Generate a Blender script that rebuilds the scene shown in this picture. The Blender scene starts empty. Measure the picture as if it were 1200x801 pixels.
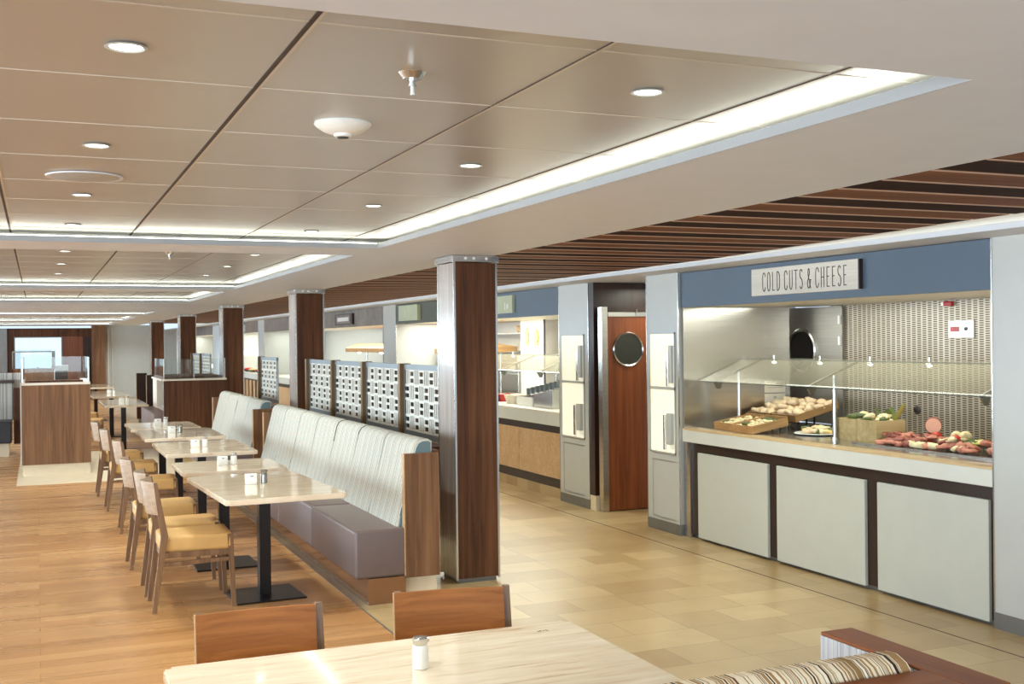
import bpy, bmesh, math, random
from mathutils import Vector, Matrix, Euler
random.seed(7)
scn = bpy.context.scene
COL = scn.collection
PI = math.pi

# ------------------------------------------------------------------ materials
def lin(c):
    c = c / 255.0
    return c / 12.92 if c <= 0.04045 else ((c + 0.055) / 1.055) ** 2.4
def rgb(r, g, b): return (lin(r), lin(g), lin(b), 1)

class NT:
    def __init__(s, name):
        s.m = bpy.data.materials.new(name); s.m.use_nodes = True
        s.t = s.m.node_tree; s.n = s.t.nodes; s.n.clear()
        s.out = s.n.new('ShaderNodeOutputMaterial')
        s.p = s.n.new('ShaderNodeBsdfPrincipled'); s.l(s.p.outputs[0], s.out.inputs[0])
        s.tc = s.n.new('ShaderNodeTexCoord')
    def l(s, a, b): s.t.links.new(a, b)
    def mapping(s, scale=(1, 1, 1), rot=(0, 0, 0), loc=(0, 0, 0)):
        k = s.n.new('ShaderNodeMapping'); k.inputs['Scale'].default_value = scale
        k.inputs['Rotation'].default_value = rot; k.inputs['Location'].default_value = loc
        s.l(s.tc.outputs['Object'], k.inputs[0]); return k.outputs[0]
    def noise(s, vec, scale=1, detail=4, rough=.55, dist=0):
        k = s.n.new('ShaderNodeTexNoise'); k.inputs['Scale'].default_value = scale
        k.inputs['Detail'].default_value = detail; k.inputs['Roughness'].default_value = rough
        k.inputs['Distortion'].default_value = dist
        s.l(vec, k.inputs['Vector']); return k.outputs['Fac']
    def ramp(s, fac, stops, const=False):
        k = s.n.new('ShaderNodeValToRGB'); e = k.color_ramp.elements
        if const: k.color_ramp.interpolation = 'CONSTANT'
        while len(e) < len(stops): e.new(.5)
        for i, (p, c) in enumerate(stops): e[i].position = p; e[i].color = c
        s.l(fac, k.inputs[0]); return k.outputs[0]
    def mix(s, fac, a, b, mode='MIX'):
        k = s.n.new('ShaderNodeMix'); k.data_type = 'RGBA'; k.blend_type = mode
        for v, i in ((fac, 0), (a, 6), (b, 7)):
            if hasattr(v, 'links'): s.l(v, k.inputs[i])
            else: k.inputs[i].default_value = v
        return k.outputs[2]
    def math(s, op, a, b=0.0):
        k = s.n.new('ShaderNodeMath'); k.operation = op
        for v, i in ((a, 0), (b, 1)):
            if hasattr(v, 'links'): s.l(v, k.inputs[i])
            else: k.inputs[i].default_value = v
        return k.outputs[0]
    def sep(s, vec):
        k = s.n.new('ShaderNodeSeparateXYZ'); s.l(vec, k.inputs[0]); return k.outputs
    def setp(s, col=None, rough=.5, metal=0, spec=.5, coat=0, emit=None, es=0, bump=None, bs=.1, cr=.05):
        p = s.p
        if col is not None:
            if hasattr(col, 'links'): s.l(col, p.inputs['Base Color'])
            else: p.inputs['Base Color'].default_value = col
        if hasattr(rough, 'links'): s.l(rough, p.inputs['Roughness'])
        else: p.inputs['Roughness'].default_value = rough
        p.inputs['Metallic'].default_value = metal
        p.inputs['Specular IOR Level'].default_value = spec
        p.inputs['Coat Weight'].default_value = coat; p.inputs['Coat Roughness'].default_value = cr
        if emit is not None:
            p.inputs['Emission Color'].default_value = emit; p.inputs['Emission Strength'].default_value = es
        if bump is not None:
            k = s.n.new('ShaderNodeBump'); k.inputs['Strength'].default_value = bs; k.inputs['Distance'].default_value = .01
            s.l(bump, k.inputs['Height']); s.l(k.outputs[0], p.inputs['Normal'])
        return s.m

def sc(c, k): return (c[0] * k, c[1] * k, c[2] * k, 1)
def plain(name, c, rough=.5, metal=0, var=.06, nscale=6, **kw):
    t = NT(name)
    col = t.ramp(t.noise(t.mapping((nscale,) * 3)), [(.3, sc(c, 1 - var)), (.7, sc(c, 1 + var))])
    return t.setp(col, rough, metal, **kw)
def emis(name, c, strength):
    t = NT(name)
    return t.setp(c, .6, emit=c, es=strength)
def wood(name, a, b, axis='z', rough=.35, coat=0, fine=1.0, spec=.5, mid=None):
    t = NT(name)
    g = {'x': (1.2, 34, 34), 'y': (34, 1.2, 34), 'z': (34, 34, 1.2)}[axis]
    n1 = t.noise(t.mapping(tuple(v * fine for v in g)), 1, 6, .6, .6)
    g2 = {'x': (.4, 7, 7), 'y': (7, .4, 7), 'z': (7, 7, .4)}[axis]
    n2 = t.noise(t.mapping(tuple(v * fine for v in g2)), 1, 3, .5, .8)
    f = t.math('ADD', t.math('MULTIPLY', n1, .6), t.math('MULTIPLY', n2, .4))
    col = t.ramp(f, [(.36, a), (.64, b)])
    return t.setp(col, rough, coat=coat, spec=spec, bump=n1, bs=.04)
def brushed(name, c, rough=.25):
    t = NT(name)
    n = t.noise(t.mapping((2, 2, 160)), 1, 2)
    col = t.ramp(n, [(.3, sc(c, .9)), (.7, sc(c, 1.08))])
    return t.setp(col, rough, 1.0)
def glassy(name, tint=(.96, .98, .97, 1), refl=1.0, veil=(.02, (.8, .8, .78, 1))):
    t = NT(name); t.n.remove(t.p)
    tr = t.n.new('ShaderNodeBsdfTransparent'); tr.inputs[0].default_value = tint
    gl = t.n.new('ShaderNodeBsdfGlossy'); gl.inputs['Roughness'].default_value = .02
    lw = t.n.new('ShaderNodeLayerWeight'); lw.inputs[0].default_value = .5
    fr = t.math('ADD', t.math('MULTIPLY', t.math('POWER', lw.outputs['Facing'], 4.0), .7 * refl), .035 * refl)
    mx = t.n.new('ShaderNodeMixShader')
    t.l(fr, mx.inputs[0]); t.l(tr.outputs[0], mx.inputs[1]); t.l(gl.outputs[0], mx.inputs[2])
    df = t.n.new('ShaderNodeBsdfDiffuse'); df.inputs[0].default_value = veil[1]
    m2 = t.n.new('ShaderNodeMixShader'); m2.inputs[0].default_value = veil[0]
    t.l(mx.outputs[0], m2.inputs[1]); t.l(df.outputs[0], m2.inputs[2])
    t.l(m2.outputs[0], t.out.inputs[0]); return t.m

def mat_floor_wood():
    t = NT('plank_floor')
    br = t.n.new('ShaderNodeTexBrick'); t.l(t.mapping(), br.inputs[0])
    br.offset = .37; br.inputs['Scale'].default_value = 1; br.inputs['Mortar Size'].default_value = .0015
    br.inputs['Brick Width'].default_value = 1.3; br.inputs['Row Height'].default_value = .125
    br.inputs['Color1'].default_value = rgb(194, 150, 96); br.inputs['Color2'].default_value = rgb(170, 124, 74)
    br.inputs['Mortar'].default_value = rgb(128, 84, 48)
    n = t.noise(t.mapping((.9, 30, 1)), 1, 5, .55, .05)
    n2 = t.noise(t.mapping((.35, 6, 1)), 1, 3)
    g = t.ramp(t.math('ADD', t.math('MULTIPLY', n, .55), t.math('MULTIPLY', n2, .45)), [(.3, (.74, .69, .62, 1)), (.45, (.95, .94, .93, 1)), (.7, (1.12, 1.12, 1.1, 1))])
    col = t.mix(1.0, br.outputs[0], g, 'MULTIPLY')
    rr = t.ramp(n2, [(.3, (.24,) * 3 + (1,)), (.7, (.34,) * 3 + (1,))])
    return t.setp(col, rr, spec=.5, bump=n, bs=.02)
def mat_tile():
    t = NT('sand_tile')
    br = t.n.new('ShaderNodeTexBrick'); t.l(t.mapping(rot=(0, 0, 0)), br.inputs[0])
    br.offset = .37; br.squash = .62; br.squash_frequency = 2; br.offset_frequency = 2
    br.inputs['Scale'].default_value = 1; br.inputs['Mortar Size'].default_value = .0025
    br.inputs['Brick Width'].default_value = .56; br.inputs['Row Height'].default_value = .3
    br.inputs['Color1'].default_value = rgb(184, 160, 116); br.inputs["Color2"].default_value = rgb(158, 131, 89)
    br.inputs['Mortar'].default_value = rgb(140, 117, 84)
    n = t.noise(t.mapping((3, 3, 3)), 1, 6, .6)
    g = t.ramp(n, [(.3, (.9, .88, .85, 1)), (.7, (1.07, 1.07, 1.07, 1))])
    return t.setp(t.mix(1.0, br.outputs[0], g, 'MULTIPLY'), .32, bump=br.outputs['Fac'], bs=-.05)
def mat_marble(name='marble', k=1.0):
    t = NT(name)
    n = t.noise(t.mapping((4, 34, 10)), 1, 8, .62, .5)
    n2 = t.noise(t.mapping((3, 9, 5)), 1, 5, .6, .5)
    a = t.ramp(n, [(.27, sc(rgb(196, 166, 130), k)), (.40, sc(rgb(236, 218, 190), k)), (.7, sc(rgb(247, 236, 214), k))])
    b = t.ramp(n2, [(.35, (.94, .92, .89, 1)), (.6, (1.02, 1.02, 1.02, 1))])
    return t.setp(t.mix(1.0, a, b, 'MULTIPLY'), .07, spec=.55, coat=.3)
def mat_stripes(name, axis, pal, scale=16, rough=.75):
    t = NT(name)
    o = t.sep(t.tc.outputs['Object'])['XYZ'.index(axis)]
    k = t.n.new('ShaderNodeTexNoise'); k.noise_dimensions = '1D'
    k.inputs['Scale'].default_value = scale; k.inputs['Detail'].default_value = 2.5; k.inputs['Roughness'].default_value = .7
    t.l(o, k.inputs['W'])
    col = t.ramp(k.outputs['Fac'], pal, True)
    w = t.noise(t.mapping((90, 90, 90)), 1, 2)
    col = t.mix(.25, col, t.ramp(w, [(.3, (.75, .75, .75, 1)), (.7, (1, 1, 1, 1))]), 'MULTIPLY')
    return t.setp(col, rough, spec=.2)
def mat_pinstripe():
    t = NT('banquette_stripe')
    y = t.sep(t.tc.outputs['Object'])[1]
    f = t.math('FRACT', t.math('DIVIDE', y, .136))
    base, br, te, gr, tn = rgb(208, 206, 196), rgb(92, 70, 48), rgb(116, 134, 138), rgb(138, 132, 118), rgb(182, 168, 140)
    col = t.ramp(f, [(0, base), (.10, br), (.135, base), (.24, gr), (.27, base), (.36, te), (.43, base), (.55, gr), (.575, base), (.63, br), (.655, tn), (.74, base), (.82, te), (.85, base), (.91, gr), (.94, base)], True)
    w = t.noise(t.mapping((70, 70, 70)), 1, 2)
    col = t.mix(.3, col, t.ramp(w, [(.3, (.8, .8, .8, 1)), (.7, (1, 1, 1, 1))]), 'MULTIPLY')
    return t.setp(col, .75, spec=.2)
def mat_woven():
    t = NT('perforated_weave')
    s = t.sep(t.tc.outputs['Object'])
    u = t.math('DIVIDE', s[1], .055)
    col_i = t.math('FLOOR', u); fu = t.math('FRACT', u)
    v = t.math('ADD', t.math('DIVIDE', s[2], .0165), t.math('MULTIPLY', col_i, .5))
    fv = t.math('FRACT', v)
    hole = t.math('MULTIPLY', t.math('MULTIPLY', t.math('GREATER_THAN', fu, .16), t.math('LESS_THAN', fu, .86)), t.math('LESS_THAN', fv, .52))
    n = t.noise(t.mapping((4, 4, 2)), 1, 3)
    base = t.ramp(n, [(.3, rgb(172, 160, 140)), (.7, rgb(194, 184, 166))])
    return t.setp(t.mix(hole, base, rgb(84, 66, 50)), .35, .3)
def mat_concrete(name, a, b):
    t = NT(name)
    n = t.noise(t.mapping((3, 3, 3)), 1, 9, .65, .5)
    return t.setp(t.ramp(n, [(.3, a), (.7, b)]), .7, bump=n, bs=.1)

MT = {}
MT['soffit'] = plain('soffit_paint', rgb(214, 216, 223), .55, var=.02)
MT['panel'] = plain('ceiling_panel_satin', rgb(184, 179, 172), .28, .25, var=.02, nscale=1.5)
MT['panel2'] = MT['panel']
MT['gap'] = plain('joint_dark', rgb(60, 48, 40), .7)
MT['joint'] = plain('joint_light', rgb(206, 197, 184), .4)
MT['white'] = plain('white_lacquer', rgb(190, 190, 186), .3, var=.02)
MT['whitew'] = plain('white_warm', rgb(226, 218, 204), .4, var=.03)
MT['lip'] = plain('white_lip', rgb(160, 162, 164), .35, var=.02)
MT['floor'] = mat_floor_wood()
MT['tile'] = mat_tile()
MT['cream_tile'] = plain('cream_tile', rgb(226, 210, 180), .3, var=.04)
MT['walnut'] = wood('walnut_panel', rgb(58, 34, 19), rgb(102, 66, 40), 'z', .45, spec=.25)
MT['walnut_y'] = wood('walnut_cap', rgb(112, 62, 30), rgb(142, 84, 44), 'y', .4, spec=.2)
MT['walnut_x'] = wood('walnut_cap_x', rgb(112, 62, 30), rgb(142, 84, 44), 'x', .4, spec=.2)
MT['walnut_sheen'] = wood('walnut_side_sheen', rgb(146, 134, 124), rgb(182, 172, 164), 'z', .22, coat=.3)  # same walnut, paled to paint in the window reflection
MT['walnut_grey'] = wood('walnut_greyish', rgb(88, 60, 38), rgb(132, 97, 66), 'z', .42, spec=.3)
MT['dark_wood'] = wood('dark_wenge', rgb(30, 15, 9), rgb(56, 30, 18), 'z', .35)
MT['door_wood'] = wood('door_mahogany', rgb(96, 48, 20), rgb(138, 76, 36), 'z', .28)
MT['chair_wood'] = wood('chair_oak', rgb(98, 72, 48), rgb(140, 108, 76), 'z', .35, fine=1.6)
MT['chair_back'] = wood('chair_back_sheen', rgb(150, 126, 100), rgb(184, 160, 132), 'y', .28, fine=1.2)  # pale tone paints the glossy sheen on the chair backs
MT['chair_back_near'] = wood('chair_back_cherry', rgb(130, 80, 36), rgb(172, 112, 56), 'y', .4, fine=1.2, spec=.2)
MT['slat_red'] = wood('slat_red_wood', rgb(84, 48, 22), rgb(134, 80, 40), 'x', .6, spec=.1)
MT['slat_dark'] = wood('slat_dark_wood', rgb(34, 18, 12), rgb(60, 34, 22), 'x', .7, spec=.05)
MT['slat_edge'] = plain('slat_edge', rgb(196, 156, 126), .5)
MT['plenum'] = plain('plenum_black', rgb(14, 11, 10), .9)
MT['light_wood'] = wood('counter_oak', rgb(178, 142, 98), rgb(208, 174, 130), 'x', .4)
MT['crate'] = wood('crate_pine', rgb(176, 150, 96), rgb(212, 190, 138), 'x', .5, fine=.8)
MT['tray'] = wood('tray_wood', rgb(150, 112, 66), rgb(190, 150, 98), 'x', .45)
MT['marble'] = mat_marble()
MT['marble_edge'] = mat_marble('marble_edge', 1.0)
MT['black'] = plain('black_steel', rgb(34, 29, 27), .32, .4)
MT['brown_black'] = plain('brown_black', rgb(48, 34, 28), .4)
MT['tan'] = plain('tan_leather', rgb(206, 166, 98), .5, var=.07, nscale=9)
MT['grey_up'] = plain('taupe_upholstery', rgb(104, 88, 84), .4, var=.05, nscale=12, coat=.35, cr=.3)
MT['stripe'] = mat_pinstripe()
MT['stripe_x'] = mat_stripes('booth_stripe', 'X', [(0, rgb(222, 204, 170)), (.36, rgb(100, 66, 40)), (.40, rgb(230, 216, 186)), (.46, rgb(160, 126, 82)), (.50, rgb(236, 224, 198)), (.535, rgb(58, 40, 28)), (.555, rgb(210, 190, 154)), (.6, rgb(140, 112, 70)), (.64, rgb(228, 212, 180))], 17)
MT['stripe_bench'] = mat_stripes('bench_stripe', 'X', [(0, rgb(196, 194, 190)), (.42, rgb(120, 112, 104)), (.47, rgb(206, 204, 198)), (.55, rgb(140, 132, 120)), (.6, rgb(210, 206, 198))], 18)
MT['stripe_wing'] = mat_stripes('wing_stripe', 'Y', [(0, rgb(196, 194, 194)), (.45, rgb(160, 158, 160)), (.5, rgb(206, 204, 204)), (.58, rgb(172, 170, 172))], 60)
MT['steel'] = brushed('stainless', (.62, .6, .57, 1), .22)
MT['steel_matt'] = brushed('stainless_matt', (.40, .37, .33, 1), .5)
MT['steel_mirror'] = brushed('stainless_mirror', (.62, .59, .53, 1), .27)
MT['chrome'] = plain('chrome', (.62, .61, .58, 1), .22, 1.0, var=.02)
MT['brass'] = plain('olive_brass', rgb(112, 88, 54), .35, .4)
MT['grey_frame'] = plain('grey_blue_frame', rgb(128, 136, 142), .4, .4)
MT['grey_skirt'] = plain('grey_skirting', rgb(128, 128, 126), .3, .5)
MT['lattice'] = plain('lattice_white', rgb(222, 219, 208), .45, var=.03)
MT['blue'] = plain('blue_fascia', rgb(82, 96, 114), .45, var=.03, nscale=2)
MT['olive_dark'] = plain('dark_green_fascia', rgb(84, 84, 72), .5, var=.03)
MT['concrete'] = mat_concrete('grey_concrete', rgb(112, 104, 96), rgb(146, 138, 130))
MT['mauve'] = mat_concrete('mauve_grey', rgb(120, 110, 106), rgb(140, 130, 124))
MT['sign_wood'] = wood('whitewashed_wood', rgb(206, 200, 188), rgb(228, 222, 210), 'y', .5, fine=.7)
MT['sign_olive'] = plain('sage_sign', rgb(186, 190, 160), .5)
MT['ink'] = plain('sign_ink', rgb(78, 66, 60), .6)
MT['counter_front'] = plain('counter_panel', rgb(194, 195, 186), .3, var=.02)
MT['stone'] = plain('white_quartz', rgb(214, 214, 206), .25, var=.02)
MT['oak_edge'] = plain('counter_lip', rgb(206, 180, 136), .25, var=.06)
MT['woven'] = mat_woven()
MT['glass'] = glassy('clear_glass')
MT['guard_glass'] = glassy('guard_glass', (.97, .98, .96, 1), .8, (.10, (.62, .56, .42, 1)))  # warm diffuse veil paints in the bright ceiling's reflection
MT['smoked'] = glassy('smoked_backing', (.34, .31, .28, 1), .4)
MT['glass_edge'] = plain('glass_edge', rgb(60, 66, 56), .3)
MT['dark_glass'] = plain('dark_glass', rgb(30, 26, 24), .06, spec=.6)
MT['port_glass'] = plain('port_glass', rgb(46, 46, 38), .08, spec=.6)
MT['niche'] = emis('lit_niche', rgb(255, 244, 216), .42)
MT['warm_emit'] = emis('cove_emitter', (1, .88, .66, 1), 10.0)
MT['dl_emit'] = emis('downlight_emitter', (1, .86, .66, 1), 9.0)
MT['lamp_emit'] = emis('lamp_emitter', (1, .88, .66, 1), 8.0)
MT['strip_emit'] = emis('strip_emitter', (1, .9, .72, 1), 3.0)
MT['cove_glow'] = plain('cove_glow', rgb(232, 228, 216), .6, var=.01, emit=rgb(255, 246, 228), es=.10)  # weak emission puts the cove's glow into the white strip itself
MT['paper'] = plain('paper', rgb(224, 212, 192), .7)
MT['porcelain'] = plain('porcelain', rgb(240, 238, 232), .2, var=.01)
MT['grey_metal'] = plain('shaker_metal', rgb(140, 136, 126), .25, .9)
MT['red'] = plain('red_plastic', rgb(176, 44, 44), .35)
MT['bread'] = plain('bread_crust', rgb(232, 204, 164), .7, var=.15, nscale=30)
MT['ham'] = plain('cured_ham', rgb(150, 82, 66), .45, var=.3, nscale=45)
MT['salami'] = plain('salami', rgb(196, 126, 100), .45, var=.25, nscale=60)
MT['mortadella'] = plain('mortadella', rgb(226, 168, 138), .5)
MT['cheese'] = plain('cheese', rgb(240, 222, 172), .45, var=.06, nscale=20)
MT['cheese_y'] = plain('yellow_cheese', rgb(232, 200, 120), .45)
MT['tomato'] = plain('tomato', rgb(196, 52, 30), .25)
MT['leaf'] = plain('salad_leaf', rgb(92, 102, 50), .5, var=.3, nscale=30)
MT['leaf_y'] = plain('endive_leaf', rgb(206, 200, 96), .45)
MT['olive'] = plain('olive_black', rgb(46, 32, 28), .3)
MT['smoke_white'] = plain('fitting_white', rgb(232, 230, 224), .35)
MT['vent'] = plain('vent_grey', rgb(172, 172, 168), .5)
MT['yellow'] = plain('pale_yellow', rgb(222, 214, 120), .6)
MT['exterior'] = emis('exterior_deck', rgb(255, 255, 255), 1.0)
MT['plinth'] = plain('plinth_floor_reflection', rgb(150, 112, 78), .18, .6, var=.05)  # steel plinth; brown tone stands in for the reflected wood floor
MT['navy'] = plain('dark_upholstery', rgb(40, 38, 42), .5)

# ------------------------------------------------------------------ mesh building
class MB:
    def __init__(s): s.bm = bmesh.new(); s.mi = 0
    def _tag(s, vs):
        fs = set()
        for v in vs:
            for f in v.link_faces: fs.add(f)
        for f in fs: f.material_index = s.mi
        return list(fs)
    def box(s, x0, x1, y0, y1, z0, z1, bev=0, seg=2, mi=None):
        if mi is not None: s.mi = mi
        r = bmesh.ops.create_cube(s.bm, size=1)['verts']
        for v in r:
            v.co = Vector((x0 + (v.co.x + .5) * (x1 - x0), y0 + (v.co.y + .5) * (y1 - y0), z0 + (v.co.z + .5) * (z1 - z0)))
        s._tag(r)
        if bev:
            es = {e for v in r for e in v.link_edges}
            b = bmesh.ops.bevel(s.bm, geom=list(es), offset=bev, segments=seg, affect='EDGES', profile=.6)
            for f in b['faces']: f.material_index = s.mi
        return s
    def hexa(s, p):      # 8 points: bottom 4 ccw, top 4 ccw
        vs = [s.bm.verts.new(q) for q in p]
        for q in ((3, 2, 1, 0), (4, 5, 6, 7), (0, 1, 5, 4), (1, 2, 6, 5), (2, 3, 7, 6), (3, 0, 4, 7)):
            f = s.bm.faces.new([vs[i] for i in q]); f.material_index = s.mi
        return s
    def bar(s, a, b, wx, wy, wx2=None, wy2=None):   # mostly upright bar with rectangular section in x,y
        wx2 = wx if wx2 is None else wx2; wy2 = wy if wy2 is None else wy2
        def ring(c, u, v): return [(c[0] - u, c[1] - v, c[2]), (c[0] + u, c[1] - v, c[2]), (c[0] + u, c[1] + v, c[2]), (c[0] - u, c[1] + v, c[2])]
        return s.hexa(ring(a, wx / 2, wy / 2) + ring(b, wx2 / 2, wy2 / 2))
    def tube(s, a, b, r, r2=None, n=12, caps=True):
        a, b = Vector(a), Vector(b); d = b - a
        M = Matrix.Translation((a + b) / 2) @ d.to_track_quat('Z', 'Y').to_matrix().to_4x4()
        r_ = bmesh.ops.create_cone(s.bm, cap_ends=caps, segments=n, radius1=r, radius2=r if r2 is None else r2, depth=d.length, matrix=M)['verts']
        s._tag(r_); return s
    def lathe(s, prof, c=(0, 0, 0), n=20, axis='z'):
        rings = []
        for r, h in prof:
            ring = []
            for i in range(n):
                t = 2 * PI * i / n
                if axis == 'z': p = (c[0] + r * math.cos(t), c[1] + r * math.sin(t), c[2] + h)
                elif axis == 'y': p = (c[0] + r * math.cos(t), c[1] + h, c[2] + r * math.sin(t))
                else: p = (c[0] + h, c[1] + r * math.cos(t), c[2] + r * math.sin(t))
                ring.append(s.bm.verts.new(p))
            rings.append(ring)
        for A, B in zip(rings, rings[1:]):
            for i in range(n):
                j = (i + 1) % n
                f = s.bm.faces.new((A[i], A[j], B[j], B[i])); f.material_index = s.mi
        for R in (rings[0], rings[-1]):
            try: f = s.bm.faces.new(R); f.material_index = s.mi
            except Exception: pass
        return s
    def prism(s, poly, a, b, axis='y'):
        def P(u, v, w):
            return {'y': (u, w, v), 'x': (w, u, v), 'z': (u, v, w)}[axis]
        A = [s.bm.verts.new(P(u, v, a)) for u, v in poly]; B = [s.bm.verts.new(P(u, v, b)) for u, v in poly]
        fs = [s.bm.faces.new(A), s.bm.faces.new(B[::-1])]
        n = len(poly)
        for i in range(n):
            j = (i + 1) % n; fs.append(s.bm.faces.new((A[i], B[i], B[j], A[j])))
        for f in fs: f.material_index = s.mi
        return s
    def blob(s, c, r, seed=0, amp=.18, sub=2):
        rnd = random.Random(seed)
        R = bmesh.ops.create_icosphere(s.bm, subdivisions=sub, radius=1)['verts']
        ph = [rnd.uniform(0, 6) for _ in range(6)]
        for v in R:
            d = v.co.copy()
            k = 1 + amp * (math.sin(3 * d.x + ph[0]) * math.sin(3 * d.y + ph[1]) + .6 * math.sin(5 * d.z + ph[2]) * math.sin(4 * d.x + ph[3]))
            v.co = Vector((c[0] + d.x * r[0] * k, c[1] + d.y * r[1] * k, c[2] + d.z * r[2] * k))
        s._tag(R); return s
    def build(s, name, mats, parent=None, smooth=None):
        bmesh.ops.recalc_face_normals(s.bm, faces=s.bm.faces[:])
        me = bpy.data.meshes.new(name); s.bm.to_mesh(me); s.bm.free()
        for m in (mats if isinstance(mats, (list, tuple)) else [mats]): me.materials.append(m)
        if smooth is not None:
            for p in me.polygons: p.use_smooth = True
            if smooth < 3:
                try: me.set_sharp_from_angle(angle=smooth)
                except Exception: pass
        o = bpy.data.objects.new(name, me); COL.objects.link(o)
        if parent is not None: o.parent = parent
        return o

def tag(o, label, cat, group=None, kind=None):
    if label: o['label'] = label
    if cat: o['category'] = cat
    if group: o['group'] = group
    if kind: o['kind'] = kind
    return o
def thing(name, label, cat, loc=(0, 0, 0), rz=0, group=None):
    o = bpy.data.objects.new(name, None); COL.objects.link(o); o.empty_display_size = .1
    o.location = loc; o.rotation_euler = (0, 0, rz)
    return tag(o, label, cat, group)
def struct(mb, name, m, smooth=None): return tag(mb.build(name, m, None, smooth), None, None, None, 'structure')
def copy_tree(o, parent=None):
    c = o.copy(); COL.objects.link(c); c.parent = parent
    for ch in list(o.children): copy_tree(ch, c)
    return c
def B(*a, **k): return MB().box(*a, **k)
def place(o, loc, rz=None, label=None, group=None):
    o.location = loc
    if rz is not None: o.rotation_euler = (0, 0, rz)
    if label: o['label'] = label
    if group: o['group'] = group
    return o
ORD = ['nearest', 'second', 'third', 'fourth', 'fifth', 'sixth', 'seventh', 'eighth']

# ------------------------------------------------------------------ setting: floors
ZS, ZC = 2.19, 2.26
struct(B(-7, -.235, 14.15, 18.2, -.05, 0).box(-7, 1.8, -3, 14.15, -.05, 0).box(-7, 1.8, 18.2, 52, -.05, 0), 'floor', MT['floor'])
struct(B(1.8, 8.5, -3, 52, -.05, 0), 'floor_tile', MT['tile'])
struct(B(-.235, 1.8, 14.15, 18.2, -.05, 0), 'floor_cream_aisle', MT['cream_tile'])
struct(B(4.535, 4.543, -3, 36, 0, .0012), 'trim_1', MT['gap'])
struct(B(1.795, 1.805, -3, 14.15, 0, .0015), 'trim_2', MT['grey_skirt'])

# ------------------------------------------------------------------ setting: ceiling
RX0, RX1 = -3.2, 1.935
RECESS = [(1.91, 6.68), (7.25, 12.15), (12.75, 16.1), (20.6, 23.0), (24.4, 29.1), (30.4, 34.6)]
sof = MB()
sof.box(RX1, 2.85, -3, 52, ZS, ZS + .03)
sof.box(-7, RX0, -3, 36.1, ZS, ZS + .03)
ys = [-3.0]
for a, b in RECESS: ys += [a, b]
ys.append(36.1)
for i in range(0, len(ys), 2): sof.box(RX0, RX1, ys[i], ys[i + 1], ZS, ZS + .03)
sof.box(4.52, 8.5, -3, 52, 2.155, 2.185)
struct(sof, 'ceiling', MT['soffit'])
lip = MB()
for a, b in RECESS:
    lip.box(RX1 - .004, RX1, a, b, ZS - .0005, ZS + .031)
    lip.box(RX0, RX1 - .004, b - .004, b, ZS - .0005, ZS + .031)
struct(lip, 'trim_3', MT['lip'])
bk = MB()
for a, b in RECESS:
    bk.box(RX1 + .24, RX1 + .25, a - .02, b + .28, ZS + .03, ZC)
    bk.box(RX0, RX1 + .24, b + .27, b + .28, ZS + .03, ZC)
struct(bk, 'trim_11', MT['whitew'])
pan = B(-7, 2.84, -3, 36.1, ZC, ZC + .03)
struct(pan, 'ceiling_panels', MT['panel'])
jt = MB()
JX = [-.128, .512, 1.152, 1.792]
jx = [-.768 - .64 * k for k in range(3)] + JX
jy = [2.22 + .625 * k for k in range(8)] + [7.5 + .625 * k for k in range(8)] + [13.0 + .625 * k for k in range(5)]
for y in jy: jt.box(RX0 - .2, RX1 + .4, y - .0035, y + .0035, ZC - .0012, ZC)
for x in JX[2:]: jt.box(x - .001, x + .010, 1.2, 36, ZC - .0016, ZC)
for x in JX[:2]: jt.box(x + .005, x + .013, 1.2, 36, ZC - .0016, ZC)
struct(jt, 'trim_4', MT['joint'])
jd = MB()
for x in jx: jd.box(x - (.006 if x in JX[:2] else .003), x + (.005 if x in JX[:2] else .0), 1.2, 36, ZC - .0022, ZC)
struct(jd, 'trim_5', MT['gap'])
# slat zone enclosure and its white cove strip
struct(B(2.82, 4.62, -3, 36.1, 2.5, 2.53).box(2.82, 2.85, -3, 36.1, 2.22, 2.5), 'ceiling_plenum', MT['plenum'])
struct(B(4.05, 4.52, -3, 36.1, 2.262, 2.275).box(4.505, 4.52, -3, 36.1, 2.185, 2.262), 'trim_6', MT['cove_glow'])

# cove light strips (real fittings lying on the ledge)
for i, (a, b) in enumerate(RECESS):
    d = ['nearest', 'second nearest', 'third nearest', 'fourth', 'fifth', 'farthest'][i]
    tag(B(RX1 + .012, RX1 + .06, a + .05, b + .05, ZS + .031, ZS + .036).build('cove_light', MT['warm_emit']), 'warm cove light strip hidden along the servery side of the %s ceiling recess' % d, 'light strip', 'cove lights')
    tag(B(RX0, RX1, b + .012, b + .06, ZS + .031, ZS + .036).build('cove_light', MT['warm_emit']), 'warm cove light strip across the far edge of the %s ceiling recess' % d, 'light strip', 'cove lights')

# downlights
def make_downlight():
    t = thing('downlight', '', 'ceiling light')
    MB().lathe([(.05, 0), (.058, -.004), (.05, -.006), (.044, -.003), (.044, .0)], n=28).build('trim_ring', MT['white'], t, .6)
    MB().lathe([(.0005, -.0035), (.0435, -.003), (.0435, -.001)], n=28).build('lens', MT['dl_emit'], t)
    return t
dl0 = make_downlight(); first = True
bays = [('nearest ceiling recess', [2.54, 3.83, 5.11, 6.40]), ('second ceiling recess', [8.21, 9.51, 10.79]), ('third ceiling recess', [13.4, 14.7])]
dl_pos = []
for bay, yy in bays:
    for x, side in ((.183, 'left row'), (1.463, 'right row next to the cove')):
        for k, y in enumerate(yy):
            o = dl0 if first else copy_tree(dl0); first = False
            o.scale = (.78, .78, 1)
            place(o, (x, y, ZC), None, '%s recessed downlight of the %s in the %s' % (ORD[k], side, bay), 'ceiling downlights')
            dl_pos.append((x, y))

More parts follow.
